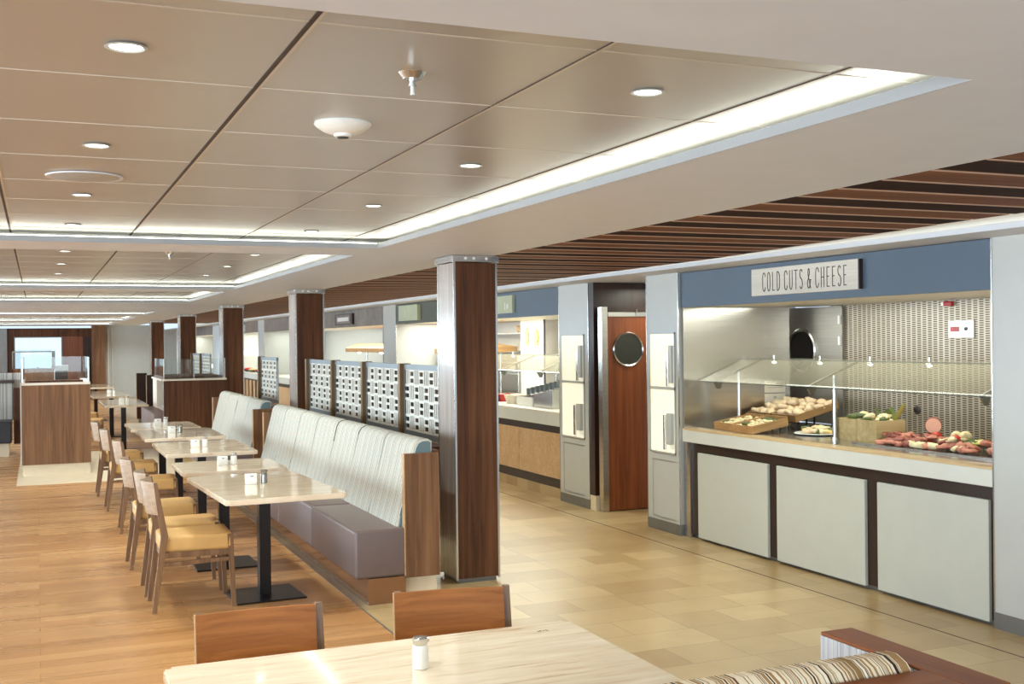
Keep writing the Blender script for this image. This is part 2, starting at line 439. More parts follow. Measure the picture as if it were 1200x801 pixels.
# smoke hood, sprinklers, flat speakers
t = thing('smoke_detector', 'white shallow dome detector with small dark sensor on the near ceiling', 'smoke detector', (.832, 3.22, ZC)); t.scale = (.78, .78, .8)
MB().lathe([(.105, 0), (.107, -.006), (.1, -.014), (.075, -.03), (.05, -.04), (.001, -.042)], n=40).build('dome', MT['smoke_white'], t, .7)
MB().lathe([(.033, -.038), (.033, -.05), (.026, -.052), (.0005, -.052)], n=24).build('collar', MT['smoke_white'], t, .6)
MB().lathe([(.022, -.05), (.022, -.0545), (.0005, -.0545)], n=20).build('sensor', MT['dark_glass'], t, .6)
def sprinkler(x, y, label):
    t = thing('sprinkler_head', label, 'sprinkler', (x, y, ZC), 0, 'sprinklers'); t.scale = (.72, .72, .66)
    MB().lathe([(.046, 0), (.044, -.004), (.032, -.02), (.03, -.024), (.012, -.024)], n=28).build('escutcheon', MT['chrome'], t, .6)
    MB().tube((0, 0, -.02), (0, 0, -.045), .011).tube((0, 0, -.045), (0, 0, -.05), .014).build('body', MT['chrome'], t, .6)
    MB().tube((0, 0, -.05), (0, 0, -.078), .0065).tube((0, 0, -.076), (0, 0, -.08), .008).build('nozzle', MT['porcelain'], t, .6)
sprinkler(.832, 2.56, 'chrome sprinkler head on the near ceiling above the smoke detector')
sprinkler(.86, 8.15, 'small chrome sprinkler head on the second ceiling recess')
for x, y, l in ((.174, 4.55, 'flat round grey speaker grille between the left row downlights'), (1.5, 7.5, 'flat round speaker grille at the near edge of the second recess')):
    t = thing('ceiling_speaker', l, 'speaker', (x, y, ZC), 0, 'ceiling speakers')
    MB().lathe([(.13, 0), (.13, -.005), (.118, -.008), (.0005, -.008)], n=40).build('grille', MT['vent'], t, .6)
    MB().lathe([(.132, 0), (.14, -.002), (.137, -.007), (.13, -.006)], n=40).build('rim', MT['soffit'], t, .6)

# wooden slats over the aisle
def make_slat(m):
    t = thing('ceiling_slat', '', 'ceiling slat')
    MB().hexa([(-1.9, .006, -.006), (0, .006, -.006), (0, .215, -.006), (-1.9, .215, -.006), (-1.9, .006, .030), (0, .006, .030), (0, .215, .02), (-1.9, .215, .02)]).build('blade', m, t)
    B(-1.9, 0, 0, .0065, -.0065, -.0015).build('front_edge', MT['slat_edge'], t)
    return t
sl = [make_slat(MT['slat_dark']), make_slat(MT['slat_red'])]
used = [False, False]
for k in range(124):
    y = 2.27 + .247 * k
    q = k % 2  # boards alternate between a dark and a reddish brown
    o = sl[q] if not used[q] else copy_tree(sl[q]); used[q] = True
    xe = 4.27 + max(0, min(.25, (y - 4.2) * .09))
    place(o, (xe, y, 2.196), None, ('dark brown' if q == 0 else 'reddish brown') + ' wooden ceiling slat with a pale front edge over the servery aisle', 'slats over the aisle')
    o.scale = ((xe - 2.86) / 1.9, 1, 1)

# ------------------------------------------------------------------ columns
def make_column():
    t = thing('column', '', 'column')
    B(.012, .30, 0, .018, .03, 2.14).build('front_panel', MT['walnut'], t)
    B(.012, .30, .312, .33, .03, 2.14).build('rear_panel', MT['walnut'], t)
    B(0, .014, .012, .318, .03, 2.14).build('side_panel', MT['walnut_sheen'], t)  # window reflection is in this panel's pale colour
    B(.298, .312, .012, .318, .03, 2.14).build('side_panel', MT['walnut'], t)
    for x in (-.001, .299):
        for y in (-.002, .32): B(x, x + .014, y, y + .012, .02, 2.145).build('corner_trim', MT['chrome'], t)
    B(.02, .292, .02, .31, 0, .031).build('base', MT['grey_skirt'], t)
    cap = B(-.012, .325, -.014, .345, 2.145, 2.19, .003)
    cap.build('cap', MT['steel'], t)
    bo = MB()
    for x in (.08, .14, .23): bo.tube((x, -.02, 2.168), (x, -.012, 2.168), .009)
    bo.build('cap_bolts', MT['porcelain'], t, .6)
    return t
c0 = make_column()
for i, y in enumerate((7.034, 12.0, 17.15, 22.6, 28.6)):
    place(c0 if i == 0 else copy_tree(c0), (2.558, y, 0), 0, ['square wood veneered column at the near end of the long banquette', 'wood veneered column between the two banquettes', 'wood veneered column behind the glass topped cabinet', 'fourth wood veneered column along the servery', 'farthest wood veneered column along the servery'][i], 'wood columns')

# ------------------------------------------------------------------ dining chairs
def make_chair(backm, bow=.068, ylo=-.178, yhi=.178, fx=0):
    t = thing('dining_chair', '', 'chair')
    W = .185
    for s in (-1, 1):
        l = MB()
        l.bar((-.235, s * W, 0), (-.172, s * W, .46), .026, .024, .042, .026)
        l.bar((-.172, s * W, .46), (-.222, s * W, .785), .042, .026, .022, .022)
        l.build('leg', MT['chair_wood'], t)
        l = MB().bar((.235, s * W, 0), (.215, s * W, .45), .024, .024, .036, .03)
        l.build('leg', MT['chair_wood'], t)
        st = MB(); st.hexa([(-.2, s * W - .009, .275), (.22, s * W - .009, .285), (.22, s * W + .009, .285), (-.2, s * W + .009, .275),
                            (-.2, s * W - .009, .30), (.22, s * W - .009, .31), (.22, s * W + .009, .31), (-.2, s * W + .009, .30)])
        st.build('stretcher', MT['chair_wood'], t)
    fr = MB()
    for s in (-1, 1): fr.box(-.18, .22, s * W - .011, s * W + .011, .325, .36)
    fr.box(.195, .218, -W, W, .32, .36).box(-.19, -.168, -W, W, .32, .36)
    fr.build('seat_frame', MT['chair_wood'], t)
    se = MB()
    n = 10
    pts = []
    se.box(-.195, .235, -.2, .2, .355, .455, .024, 4)
    for v in se.bm.verts:
        if v.co.z > .43: v.co.z += .014 * (1 - (v.co.x / .22) ** 2) * (1 - (v.co.y / .2) ** 2)
        if v.co.x < -.15: v.co.y *= .86
    se.build('seat', MT['tan'], t, .8)
    # wide curved backrest board between the posts
    bm = MB(); N = 12
    rows = []
    for z, xx in ((.585, -.190), (.60, -.1925), (.77, -.2195), (.785, -.221)):
        for side in (0, 1):
            rr = []
            for i in range(N + 1):
                y = ylo + (yhi - ylo) * i / N
                cv = fx - bow * (1 - ((y - (ylo + yhi) / 2) / ((yhi - ylo) / 2)) ** 2)
                th = .016 if .59 < z < .78 else .010
                rr.append((xx + cv + (th / 2 if side else -th / 2), y, z))
            rows.append(rr)
    vs = [[bm.bm.verts.new(p) for p in r] for r in rows]
    def strip(A, Bv):
        for i in range(N): bm.bm.faces.new((A[i], A[i + 1], Bv[i + 1], Bv[i]))
    for k in range(0, 6, 2): strip(vs[k], vs[k + 2]); strip(vs[k + 1], vs[k + 3])
    strip(vs[0], vs[1]); strip(vs[6], vs[7])
    for i in (0, N):
        for k in range(0, 6, 2): bm.bm.faces.new((vs[k][i], vs[k + 1][i], vs[k + 3][i], vs[k + 2][i]))
    bm.build('backrest', backm, t, .7)
    return t
ch0 = make_chair(MT['chair_back'])
rowc = [(.87, 7.24), (.868, 7.74), (.84, 8.67), (.885, 10.32), (.85, 11.75), (.82, 12.95), (.72, 18.9), (.72, 20.6)]
labs = ['tan seated wooden chair at the near marble table, frontmost of the aisle row', 'tan seated wooden chair second from the front of the aisle row', 'tan seated wooden chair third in the aisle row, at the second table', 'tan seated wooden chair fourth in the aisle row', 'tan seated wooden chair fifth in the aisle row, beside the cream floor', 'tan seated wooden chair sixth in the aisle row, near the walnut service cabinet', 'far tan seated wooden chair just behind the walnut service cabinet', 'farthest tan seated wooden chair past the walnut service cabinet']
for i, (x, y) in enumerate(rowc):
    place(ch0 if i == 0 else copy_tree(ch0), (x, y, 0), random.uniform(-.03, .03), labs[i], 'chairs along the aisle')
ch1 = make_chair(MT['chair_back_near'], .014, -.200, .170, .022)
for c in ch1.children:
    if c.name.startswith('backrest'):
        MB().hexa([(-.164, -.2035, .585), (-.176, -.2035, .585), (-.176, -.2, .585), (-.164, -.2, .585), (-.195, -.2035, .786), (-.207, -.2035, .786), (-.207, -.2, .786), (-.195, -.2, .786)]).build('edge_band', MT['light_wood'], c)
place(ch1, (.635, 3.355, 0), -PI / 2 - .02, 'wooden chair back at the left behind the foreground marble table', 'chairs at the foreground table')
place(copy_tree(ch1), (1.245, 3.355, 0), -PI / 2 - .17, 'wooden chair back at the right behind the foreground marble table, turned slightly', 'chairs at the foreground table')

# ------------------------------------------------------------------ tables
def make_table(x0, x1, y0, y1, label, px=None, py=None, group='marble tables by the banquettes'):
    cx, cy = (x0 + x1) / 2, (y0 + y1) / 2
    t = thing('dining_table', label, 'table', (cx, cy, 0), 0, group)
    w, d = (x1 - x0) / 2, (y1 - y0) / 2
    px = 0 if px is None else px - cx; py = 0 if py is None else py - cy
    tp = B(-w, w, -d, d, .692, .725)
    es = [e for e in tp.bm.edges if abs(e.verts[0].co.z - e.verts[1].co.z) > .01]
    bmesh.ops.bevel(tp.bm, geom=es, offset=.018, segments=4, affect='EDGES')
    es = [e for e in tp.bm.edges if len(e.link_faces) == 2 and e.calc_face_angle(0) > 1.2]
    bmesh.ops.bevel(tp.bm, geom=es, offset=.005, segments=2, affect='EDGES')
    tp.build('tabletop', MT['marble'], t, .7)
    B(px - .16, px + .16, py - .16, py + .16, .68, .695).build('mounting_plate', MT['black'], t)
    B(px - .036, px + .036, py - .036, py + .036, .008, .681).build('pole', MT['black'], t)
    B(px - .22, px + .22, py - .22, py + .22, 0, .012, .003, 1).build('base_plate', MT['black'], t)
    return t
T1 = t1 = make_table(.945, 1.665, 6.52, 7.82, 'white marble table in front of the long banquette, nearest of its row', 1.335, 7.27)
t1.rotation_euler[2] = .05
make_table(.92, 1.65, 8.05, 8.78, 'square marble table second in the row along the long banquette', 1.25, 8.42)
make_table(.95, 1.69, 9.45, 10.65, 'marble table third in the row along the long banquette', 1.3, 10.0)
make_table(.93, 1.68, 11.1, 12.3, 'marble table fourth in the row, level with the second column', 1.3, 11.7)
make_table(.90, 1.62, 12.42, 13.4, 'marble table fifth in the row, in front of the second banquette', 1.26, 12.9)
make_table(.90, 1.52, 17.4, 19.3, 'far marble table beside the glass topped cabinet', 1.2, 18.0)
make_table(.86, 1.52, 20.5, 23.0, 'far marble table behind the cabinet, second from the back', 1.2, 21.0)
make_table(.80, 1.5, 25.0, 27.0, 'farthest marble table, towards the white end wall', 1.15, 25.6)
make_table(.31, 1.553, 2.46, 3.24, 'foreground marble table with a single salt shaker on it', None, None, 'marble tables by the booth')
# tiny printed table mark
mk = MB()
for i, (dx, h) in enumerate(((0, .006), (.010, .012), (.02, .010), (.03, .014))):
    mk.box(1.405 + dx, 1.408 + dx, 3.142, 3.142 + h, .7251, .7256)
    if i in (0, 3): mk.box(1.408 + dx, 1.412 + dx, 3.142, 3.145, .7251, .7256)
tag(mk.build('table_mark', MT['gap']), 'tiny dark printed mark near the far right corner of the foreground table', 'mark')

def make_shaker(capm, bodym):
    t = thing('salt_shaker', '', 'salt shaker')
    MB().lathe([(.019, 0), (.0225, .003), (.0225, .055), (.021, .062), (.018, .066), (.018, .072), (.001, .072)], n=24).build('jar', bodym, t, .6)
    cp = MB().lathe([(.0195, .066), (.0205, .068), (.0205, .084), (.019, .086), (.001, .0865)], n=24).build('cap', capm, t, .6)
    B(.013, .026, -.005, .005, .07, .083, .002, 1).build('cap_tab', capm, cp)
    return t
def make_holder():
    t = thing('napkin_holder', '', 'napkin holder')
    cs = B(-.036, .036, -.022, .022, 0, .068, .006, 2).build('case', MT['porcelain'], t, .7)
    B(-.008, .012, -.0226, -.0219, .05, .056).build('logo', MT['grey_metal'], cs)
    return t
sh_white = make_shaker(MT['chrome'], MT['porcelain'])
place(sh_white, (.957, 2.93, .725), 0, 'white salt shaker with a chrome cap on the foreground table', 'table shakers')
sh_metal = make_shaker(MT['grey_metal'], MT['grey_metal']); ho = make_holder(); fs = True; fm = True
names = ['nearest', 'second', 'third', 'fourth', 'fifth', 'first far', 'second far']
for i, (x, y, kind) in enumerate(((1.24, 7.2, 'm'), (1.245, 8.42, 'w'), (1.25, 10.0, 'w'), (1.24, 11.75, 'g'), (1.22, 12.95, 'w'), (1.2, 18.4, 'w'), (1.2, 21.6, 'w'))):
    o = ho if fs else copy_tree(ho); fs = False
    place(o, (x, y, .725), 0, 'small white napkin holder on the %s marble table of the banquette row' % names[i], 'napkin holders')
    if kind == 'm' or kind == 'g':
        s2 = sh_metal if fm else copy_tree(sh_metal); fm = False
        lb = 'grey metal shaker beside the napkin holder on the %s marble table' % names[i]
    else:
        s2 = copy_tree(sh_white); lb = 'white shaker beside the napkin holder on the %s marble table' % names[i]
    place(s2, (x + .085, y + .02, .725), 0, lb, 'table shakers')

# ------------------------------------------------------------------ banquettes
BP = [(.06, .455), (.07, .445), (.30, .445), (.30, .985), (.275, 1.0), (.235, .998), (.205, .985), (.185, .955), (.10, .60)]
def banquette(y0, y1, label, nback, nseat, group='banquettes', led=.70):
    t = thing('banquette', label, 'banquette', (2.0, y0, 0), 0, group)
    L = y1 - y0
    B(-.14, .10, .0, L, 0, .16).build('plinth', MT['plinth'], t)
    B(.11, .32, .06, L - .06, 0, .147).build('rear_support', MT['cream_tile'], t)
    B(-.147, -.139, .0, L, 0, .022).build('plinth_trim', MT['steel'], t)
    B(.30, .335, .03, L - .03, .16, .93).build('back_panel', MT['walnut'], t)
    B(.336, .64, led, L - .03, .86, .885).build('ledge', MT['walnut'], t)
    B(.06, .33, .012, L - .012, .16, .20).build('seat_base', MT['brown_black'], t)
    for k in range(nseat):
        a, b = L * k / nseat, L * (k + 1) / nseat
        if k == 0: a = 0.0
        B(-.22, .29, a + .003, b - .003, .16, .46, .022, 3).build('seat_cushion', MT['grey_up'], t, .8)
    for k in range(nback):
        a, b = .05 + (L - .10) * k / nback, .05 + (L - .10) * (k + 1) / nback
        m = MB().prism(BP, a + .003, b - .003, 'y')
        es = [e for e in m.bm.edges if abs(e.verts[0].co.y - e.verts[1].co.y) < 1e-5]
        bmesh.ops.bevel(m.bm, geom=es, offset=.012, segments=2, affect='EDGES')
        m.build('back_cushion', MT['stripe'], t, .9)
    for a in (0.0, L - .045):
        B(.10, .325, a, a + .045, .147, .917).build('end_panel', MT['walnut_grey'], t)
    B(.094, .1005, .0, .045, .147, .917).build('end_panel_edge', MT['light_wood'], t)
    B(.094, .1005, L - .045, L, .147, .917).build('end_panel_edge', MT['light_wood'], t)
    return t
banquette(6.70, 11.45, 'long taupe banquette with a striped off-white back between the first two columns', 7, 4)
banquette(12.0, 15.0, 'second taupe banquette with a striped back beyond the second column', 4, 2, led=.36)
banquette(19.5, 22.0, 'far dark banquette end behind the glass topped cabinet', 3, 2)

# ------------------------------------------------------------------ lattice screens
def lattice_mesh(w=1.04, z0=.93, z1=1.40):
    m = MB(); nc, nr = 9, 4; cw, chh = w / nc, (z1 - z0) / nr; th = .003; b = .010
    for c in range(nc + 1): m.box(-th, th, c * cw - b / 2, c * cw + b / 2, z0, z1)
    for r in range(nr + 1): m.box(-th, th, 0, w, z0 + r * chh - b / 2, z0 + r * chh + b / 2)
    for c in range(nc):
        for r in range(nr):
            a, z = c * cw, z0 + r * chh
            if (c + r) % 2 == 0:   # two small squares, one over the other
                m.box(-th, th, a, a + .014, z, z + chh).box(-th, th, a + cw - .014, a + cw, z, z + chh)
                for q in (0, chh / 2 - .010, chh - .016): m.box(-th, th, a, a + cw, z + q, z + q + (.016 if q in (0, chh - .016) else .02))
            else:                  # upright slots
                n = 3
                for k in range(n + 1):
                    u = a + cw * k / n; m.box(-th, th, u - .0085, u + .0085, z, z + chh)
    return m
def make_screen():
    t = thing('lattice_screen', '', 'screen')
    W = 1.04
    lattice_mesh().build('lattice', MT['lattice'], t)
    B(-.012, .012, 0, W, 1.40, 1.44).box(-.012, .012, 0, W, .885, .93).box(-.0115, .0115, 0, .014, .93, 1.4).box(-.0115, .0115, W - .014, W, .93, 1.4).build('frame', MT['grey_frame'], t)
    B(.009, .012, .014, W - .014, .93, 1.40).build('backing_pane', MT['smoked'], t)
    B(-.045, .045, W, W + .055, .885, 1.445).build('post', MT['brass'], t)
    return t
s0 = make_screen()
SL = ['lattice screen panel closest to the near column, above the long banquette', 'second white lattice screen panel from the near column', 'third white lattice screen panel from the near column', 'lattice screen panel closest to the second column, above the long banquette']
for i, y in enumerate((7.42, 8.53, 9.64, 10.75)):
    place(s0 if i == 0 else copy_tree(s0), (2.665, y, 0), 0, SL[i], 'lattice screens')
place(copy_tree(s0), (2.665, 13.55, 0), 0, 'single lattice screen above the second banquette', 'lattice screens')
place(copy_tree(s0), (2.665, 19.2, 0), 0, 'far lattice screen seen through the glass of the cabinet', 'lattice screens')
place(copy_tree(s0), (2.665, 20.4, 0), 0, 'farthest lattice screen behind the third column', 'lattice screens')
place(copy_tree(s0), (-1.62, 19.1, 0), -PI / 2, 'lattice screen at the far left edge above the striped bench', 'lattice screens')

# ------------------------------------------------------------------ service cabinets
t = thing('service_cabinet', 'freestanding walnut service cabinet on a white tiled plinth with glass on top', 'cabinet', (.215, 15.2, 0))
B(-.40, .405, 0, 1.8, .13, 1.12).build('body', MT['walnut_grey'], t)
B(-.39, .395, .02, 1.78, 0, .13).build('plinth', MT['cream_tile'], t)
B(-.412, -.40, -.003, 1.8, .13, 1.15).build('side_trim', MT['white'], t)
B(-.37, .34, .02, .06, 1.12, 1.15).box(-.405, -.37, .02, 1.8, 1.12, 1.15).box(.34, .405, .02, 1.8, 1.12, 1.15).build('top_rim', MT['whitew'], t)
B(-.36, .33, .3, .5, 1.12, 1.17).build('tray_shelf', MT['walnut'], t)
B(-.40, .40, 1.45, 1.456, 1.12, 1.46).box(-.405, -.399, .3, 1.45, 1.12, 1.46).box(.399, .405, .3, 1.45, 1.12, 1.46).build('glass_pane', MT['glass'], t)
for x in (-.40, .385): B(x, x + .018, .29, .31, 1.12, 1.46).build('glass_post', MT['chrome'], t)

t = thing('service_cabinet', 'walnut cabinet with white open side and glass screen beside the third column', 'cabinet', (1.66, 16.7, 0))
B(.0, .86, 0, .03, 0, 1.09).build('front_panel', MT['walnut'], t)
B(0, .86, .03, 1.5, 0, .66).build('body', MT['walnut'], t)
B(-.01, .86, .9, 1.5, .66, 1.09).build('upper_body', MT['whitew'], t)
B(.0, .86, .03, .9, .66, .70).build('shelf', MT['white'], t)
B(.25, .86, .03, .9, .70, 1.09).build('inner_panel', MT['whitew'], t)
B(-.03, .88, -.02, 1.5, 1.09, 1.115).build('top', MT['whitew'], t)
B(.0, .84, .1, 1.4, 1.115, 1.15).build('tray_well', MT['walnut'], t)
B(.02, .86, .02, .026, 1.115, 1.40).build('glass_pane', MT['glass'], t)
B(.01, .016, .02, 1.4, 1.115, 1.40).build('glass_pane', MT['glass'], t)
for x in (.0, .42, .855): B(x, x + .012, .016, .03, 1.115, 1.405).build('glass_post', MT['chrome'], t)
B(-.006, .006, .0, .02, 0, 1.09).build('side_trim', MT['chrome'], t)

# striped bench at the far left
t = thing('banquette', 'striped bench with dark seat at the far left edge of the room', 'banquette', (-.19, 18.4, 0))
B(-2.5, -.14, .05, .3, .5, 1.06, .02).box(-2.5, -.02, .34, .5, .5, 1.2, .02).build('backrest', MT['stripe_bench'], t)
B(-2.5, -.16, -.55, 0, .2, .52, .02).build('seat', MT['navy'], t)
B(-2.5, -.2, -.45, .3, 0, .2).build('plinth', MT['cream_tile'], t)
B(-.14, -.05, -.05, .32, .15, .98).build('end_panel', MT['walnut'], t)
B(-2.5, -.13, .0, .32, 1.06, 1.1).build('top_rail', MT['dark_wood'], t)
make_table(-1.8, -.5, 17.1, 17.8, 'marble table at the far left edge in front of the striped bench', None, None, 'marble tables by the banquettes')

# dark seat backs at the far end of the row
for i, (x, y) in enumerate(((1.86, 24.0), (1.92, 22.4))):
    t = thing('seat_partition', ['dark wood seat partition against the white end wall, left of a pair', 'dark wood seat partition against the white end wall, right of a pair'][i], 'partition', (x, y, 0))
    B(0, .2, 0, .05, .1, 1.03).build('panel', MT['dark_wood'], t)
    B(-.01, 0, -.002, .052, .1, 1.03).build('edge_strip', MT['light_wood'], t)
    B(.03, .17, .005, .045, 0, .1).build('foot', MT['grey_skirt'], t)

# ------------------------------------------------------------------ foreground booth
t = thing('booth_bench', 'foreground booth corner with walnut cap and striped cream and brown cushion', 'booth', (1.8, 1.9, 0))
B(-.045, .05, -.16, .335, .892, .90, .002, 1).build('wing_cap', MT['walnut_y'], t)
B(-2.6, -.045, -.16, -.012, .884, .90, .002, 1).build('back_cap', MT['walnut_x'], t)
B(-.03, .04, -.14, .325, .06, .892).build('wing_panel', MT['walnut'], t)
B(-.047, -.03, .0, .333, .12, .892).build('wing_upholstery', MT['stripe_wing'], t)
B(-2.6, -.05, -.15, -.06, .06, .884).build('back_panel', MT['walnut'], t)
m = MB().prism([(-.01, .45), (.15, .45), (.14, .80), (.128, .87), (.105, .905), (.075, .922), (.04, .924), (.01, .912), (-.01, .89)], -2.55, -.05, 'x')
es = [e for e in m.bm.edges if abs(e.verts[0].co.x - e.verts[1].co.x) < 1e-5]
bmesh.ops.bevel(m.bm, geom=es, offset=.02, segments=3, affect='EDGES')
m.build('back_cushion', MT['stripe_x'], t, .9)
B(-2.55, -.05, -.02, .42, .16, .46, .02).build('seat_cushion', MT['grey_up'], t, .8)
B(-2.5, -.08, .0, .36, 0, .16).build('plinth', MT['cream_tile'], t)

# ------------------------------------------------------------------ right wall: pillars
XW = 4.86
def pillar(n, x0, y0, y1, z1=2.156, xb=6.4):
    struct(B(x0, xb, y0, y1, .09, z1), 'wall_right' + n, MT['white'])
    struct(B(x0 - .004, xb, y0 - .004, y1 + .004, 0, .09), 'baseboard_right' + n, MT['grey_skirt'])
    struct(B(x0 - .004, x0 + .004, y0 - .004, y0 + .004, .09, z1).box(x0 - .004, x0 + .003, y1 - .004, y1 + .003, .09, z1), 'trim_7' + n, MT['chrome'])
pillar('', 4.86, 1.0, 4.68)
pillar('_b', 4.84, 7.94, 8.46, 2.156, 5.9)
pillar('_c', 4.84, 9.57, 10.22)
pillar('_d', 4.86, 15.85, 16.5)
pillar('_e', 4.86, 26.2, 27.0)
pillar('_f', 4.86, 30.5, 34.5)
pillar('_g', 4.86, 42.0, 44.0)
def niche(x, y0, y1, where):
    t = thing('display_niche', 'lit cream double dispenser niche set into the %s' % where, 'niche', (x, y0, 0), 0, 'pillar niches')
    w = y1 - y0
    B(-.006, 0, 0, w, .66, .672).box(-.006, 0, 0, w, 1.19, 1.215).box(-.006, 0, 0, w, 1.655, 1.667).box(-.006, 0, 0, .012, .66, 1.667).box(-.006, 0, w - .012, w, .66, 1.667).build('frame', MT['white'], t)
    lo = B(-.003, .002, .012, w - .012, .672, 1.19).build('lower_panel', MT['niche'], t)
    upn = B(-.003, .002, .012, w - .012, 1.215, 1.655).build('upper_panel', MT['niche'], t)
    B(-.02, -.003, w * .22, w * .29, 1.22, 1.50, .003, 1).build('slot_handle', MT['steel'], upn)
    B(-.02, -.003, w * .36, w * .42, .69, .98, .003, 1).build('slot_handle', MT['steel'], lo)
    B(-.04, -.003, .02, w * .22, .74, 1.0, .006, 2).build('dispenser', MT['white'], lo)
    B(-.03, -.003, .02, w * .16, 1.25, 1.56, .004, 1).build('leaflet_holder', MT['white'], upn)
    B(-.0045, -.0005, .01, w - .03, .12, .125).box(-.0045, -.0005, .01, w - .03, .60, .604).box(-.0045, -.0005, w - .034, w - .03, .12, .6).build('hatch_line', MT['vent'], t)
niche(4.836, 7.99, 8.40, 'white pillar left of the cold cuts counter')
niche(4.836, 9.66, 10.16, 'white pillar left of the porthole door')

# doorway with porthole door
struct(B(4.845, 6.4, 9.47, 9.57, .09, 2.15), 'wall_doorway', MT['dark_wood'])
struct(B(4.842, 6.4, 9.455, 9.57, 0, .14), 'baseboard_doorway', MT['cream_tile'])
struct(B(6.2, 6.4, 8.46, 9.47, 0, 2.15), 'wall_passage', MT['whitew'])
struct(B(4.865, 4.925, 9.34, 9.42, 0, 1.92), 'trim_door_post', MT['steel'])
t = thing('swing_door', 'mahogany swing door with a round porthole left of the cold cuts counter', 'door', (4.93, 9.35, 0))
lf = B(0, .86, 0, .04, .01, 1.83).build('leaf', MT['door_wood'], t)
B(0, .86, -.012, .0, 1.83, 1.87).build('top_rail', MT['steel'], t)
B(.0, .86, 0, .06, 1.87, 1.92).build('header', MT['dark_wood'], t)
MB().lathe([(.147, 0), (.163, 0), (.163, -.012), (.157, -.02), (.147, -.012), (.147, 0)], (.215, 0, 1.52), 40, 'y').build('porthole_ring', MT['steel'], lf, .6)
MB().lathe([(.0005, -.004), (.15, -.004), (.15, 0)], (.215, 0, 1.52), 40, 'y').build('porthole_glass', MT['port_glass'], lf)
tb = MB()
tb.tube((.30, -.03, 1.9), (.30, -.01, 1.83), .006)
tb.build('door_stay', MT['steel'], t)

# ------------------------------------------------------------------ lettering by strokes
def arc(cx, cy, rx, ry, a0, a1, n=10):
    return [(cx + rx * math.cos(math.radians(a0 + (a1 - a0) * i / n)), cy + ry * math.sin(math.radians(a0 + (a1 - a0) * i / n))) for i in range(n + 1)]
GL = {
 'C': [[(.9, .80)] + arc(.5, .72, .42, .28, 20, 180) + arc(.5, .28, .42, .28, 180, 345)],
 'O': [arc(.5, .7, .4, .3, 0, 180) + arc(.5, .3, .4, .3, 180, 360) + [(.9, .7)]],
 'L': [[(.2, 1), (.2, .02), (.85, .02)]],
 'D': [[(.15, 0), (.15, 1)] + arc(.3, .68, .58, .32, 90, 0) + arc(.3, .3, .58, .3, 0, -90) + [(.15, 0)]],
 'U': [[(.12, 1), (.12, .3)] + arc(.5, .28, .38, .28, 180, 360) + [(.88, 1)]],
 'T': [[(.02, .98), (.98, .98)], [(.5, .98), (.5, 0)]],
 'S': [arc(.5, .76, .36, .23, 30, 270) + arc(.5, .26, .38, .26, 90, -150)],
 '&': [[(.95, .0), (.22, .68)] + arc(.42, .82, .22, .17, 215, -30) + [(.3, .5)] + arc(.42, .24, .36, .24, 120, 300) + [(.95, .42)], [(.7, .42), (1.1, .42)]],
 'H': [[(.12, 0), (.12, 1)], [(.88, 0), (.88, 1)], [(.12, .5), (.88, .5)]],
 'E': [[(.85, .98), (.18, .98), (.18, .02), (.85, .02)], [(.18, .52), (.7, .52)]],
 'G': [[(.9, .80)] + arc(.5, .72, .42, .28, 20, 180) + arc(.5, .28, .42, .28, 180, 360) + [(.92, .45), (.55, .45)]],
 'R': [[(.15, 0), (.15, 1)] + arc(.45, .76, .4, .24, 90, -90) + [(.15, .52), (.9, 0)]],
 'I': [[(.5, 0), (.5, 1)]],
 'B': [[(.15, 0), (.15, 1)] + arc(.45, .76, .35, .24, 90, -90) + arc(.45, .27, .42, .26, 90, -90) + [(.15, .01)]],
}
def lettering(text, x, y_left, z0, h, w, gap, sw, sp, mat, parent):
    y = y_left
    for ch in text:
        if ch == ' ': y -= sp; continue
        m = MB()
        for st in GL[ch]:
            for a, b in zip(st, st[1:]):
                p, q = Vector((y - a[0] * w, z0 + a[1] * h)), Vector((y - b[0] * w, z0 + b[1] * h))
                d = q - p
                if d.length < 1e-6: continue
                d = d.normalized(); n = Vector((-d.y, d.x)) * sw / 2; p = p - d * sw * .3; q = q + d * sw * .3
                c = [p - n, q - n, q + n, p + n]
                m.hexa([(x - .0012, v.x, v.y) for v in c] + [(x, v.x, v.y) for v in c])
        y -= w + gap
        m.build('letter', mat, parent)

# ------------------------------------------------------------------ servery stations
def blend(name, label, cat, mb, m, group=None, kind=None, smooth=1.2):
    return tag(mb.build(name, m, None, smooth), label, cat, group, kind)

# --- header fascias
def fascia(y0, y1, m, label, z0=1.87, z1=2.15):
    t = thing('fascia', label, 'fascia', (XW, y0, 0), 0, 'servery fascias')
    B(0, .05, 0, y1 - y0, z0, z1).build('panel', m, t)
    B(.05, .09, 0, y1 - y0, z0 + .003, z0 + .03).build('light_valance', MT['whitew'], t)
    return t
fascia(4.686, 7.934, MT['blue'], 'blue fascia over the cold cuts and cheese counter')
fascia(10.226, 13.6, MT['blue'], 'blue fascia over the second counter, left of the porthole door')
fascia(13.6, 15.844, MT['olive_dark'], 'dark green grey fascia seen left of the near column')
fascia(16.506, 21.244, MT['concrete'], 'grey concrete fascia with a framed sign, over the third counter')
fascia(21.25, 26.19, MT['mauve'], 'reddish grey fascia beside the second column, over a plain white recess')
fascia(27.006, 30.494, MT['mauve'], 'mauve grey fascia over the farthest counter')
fascia(34.55, 41.95, MT['mauve'], 'pale mauve fascia glimpsed between the farthest columns')
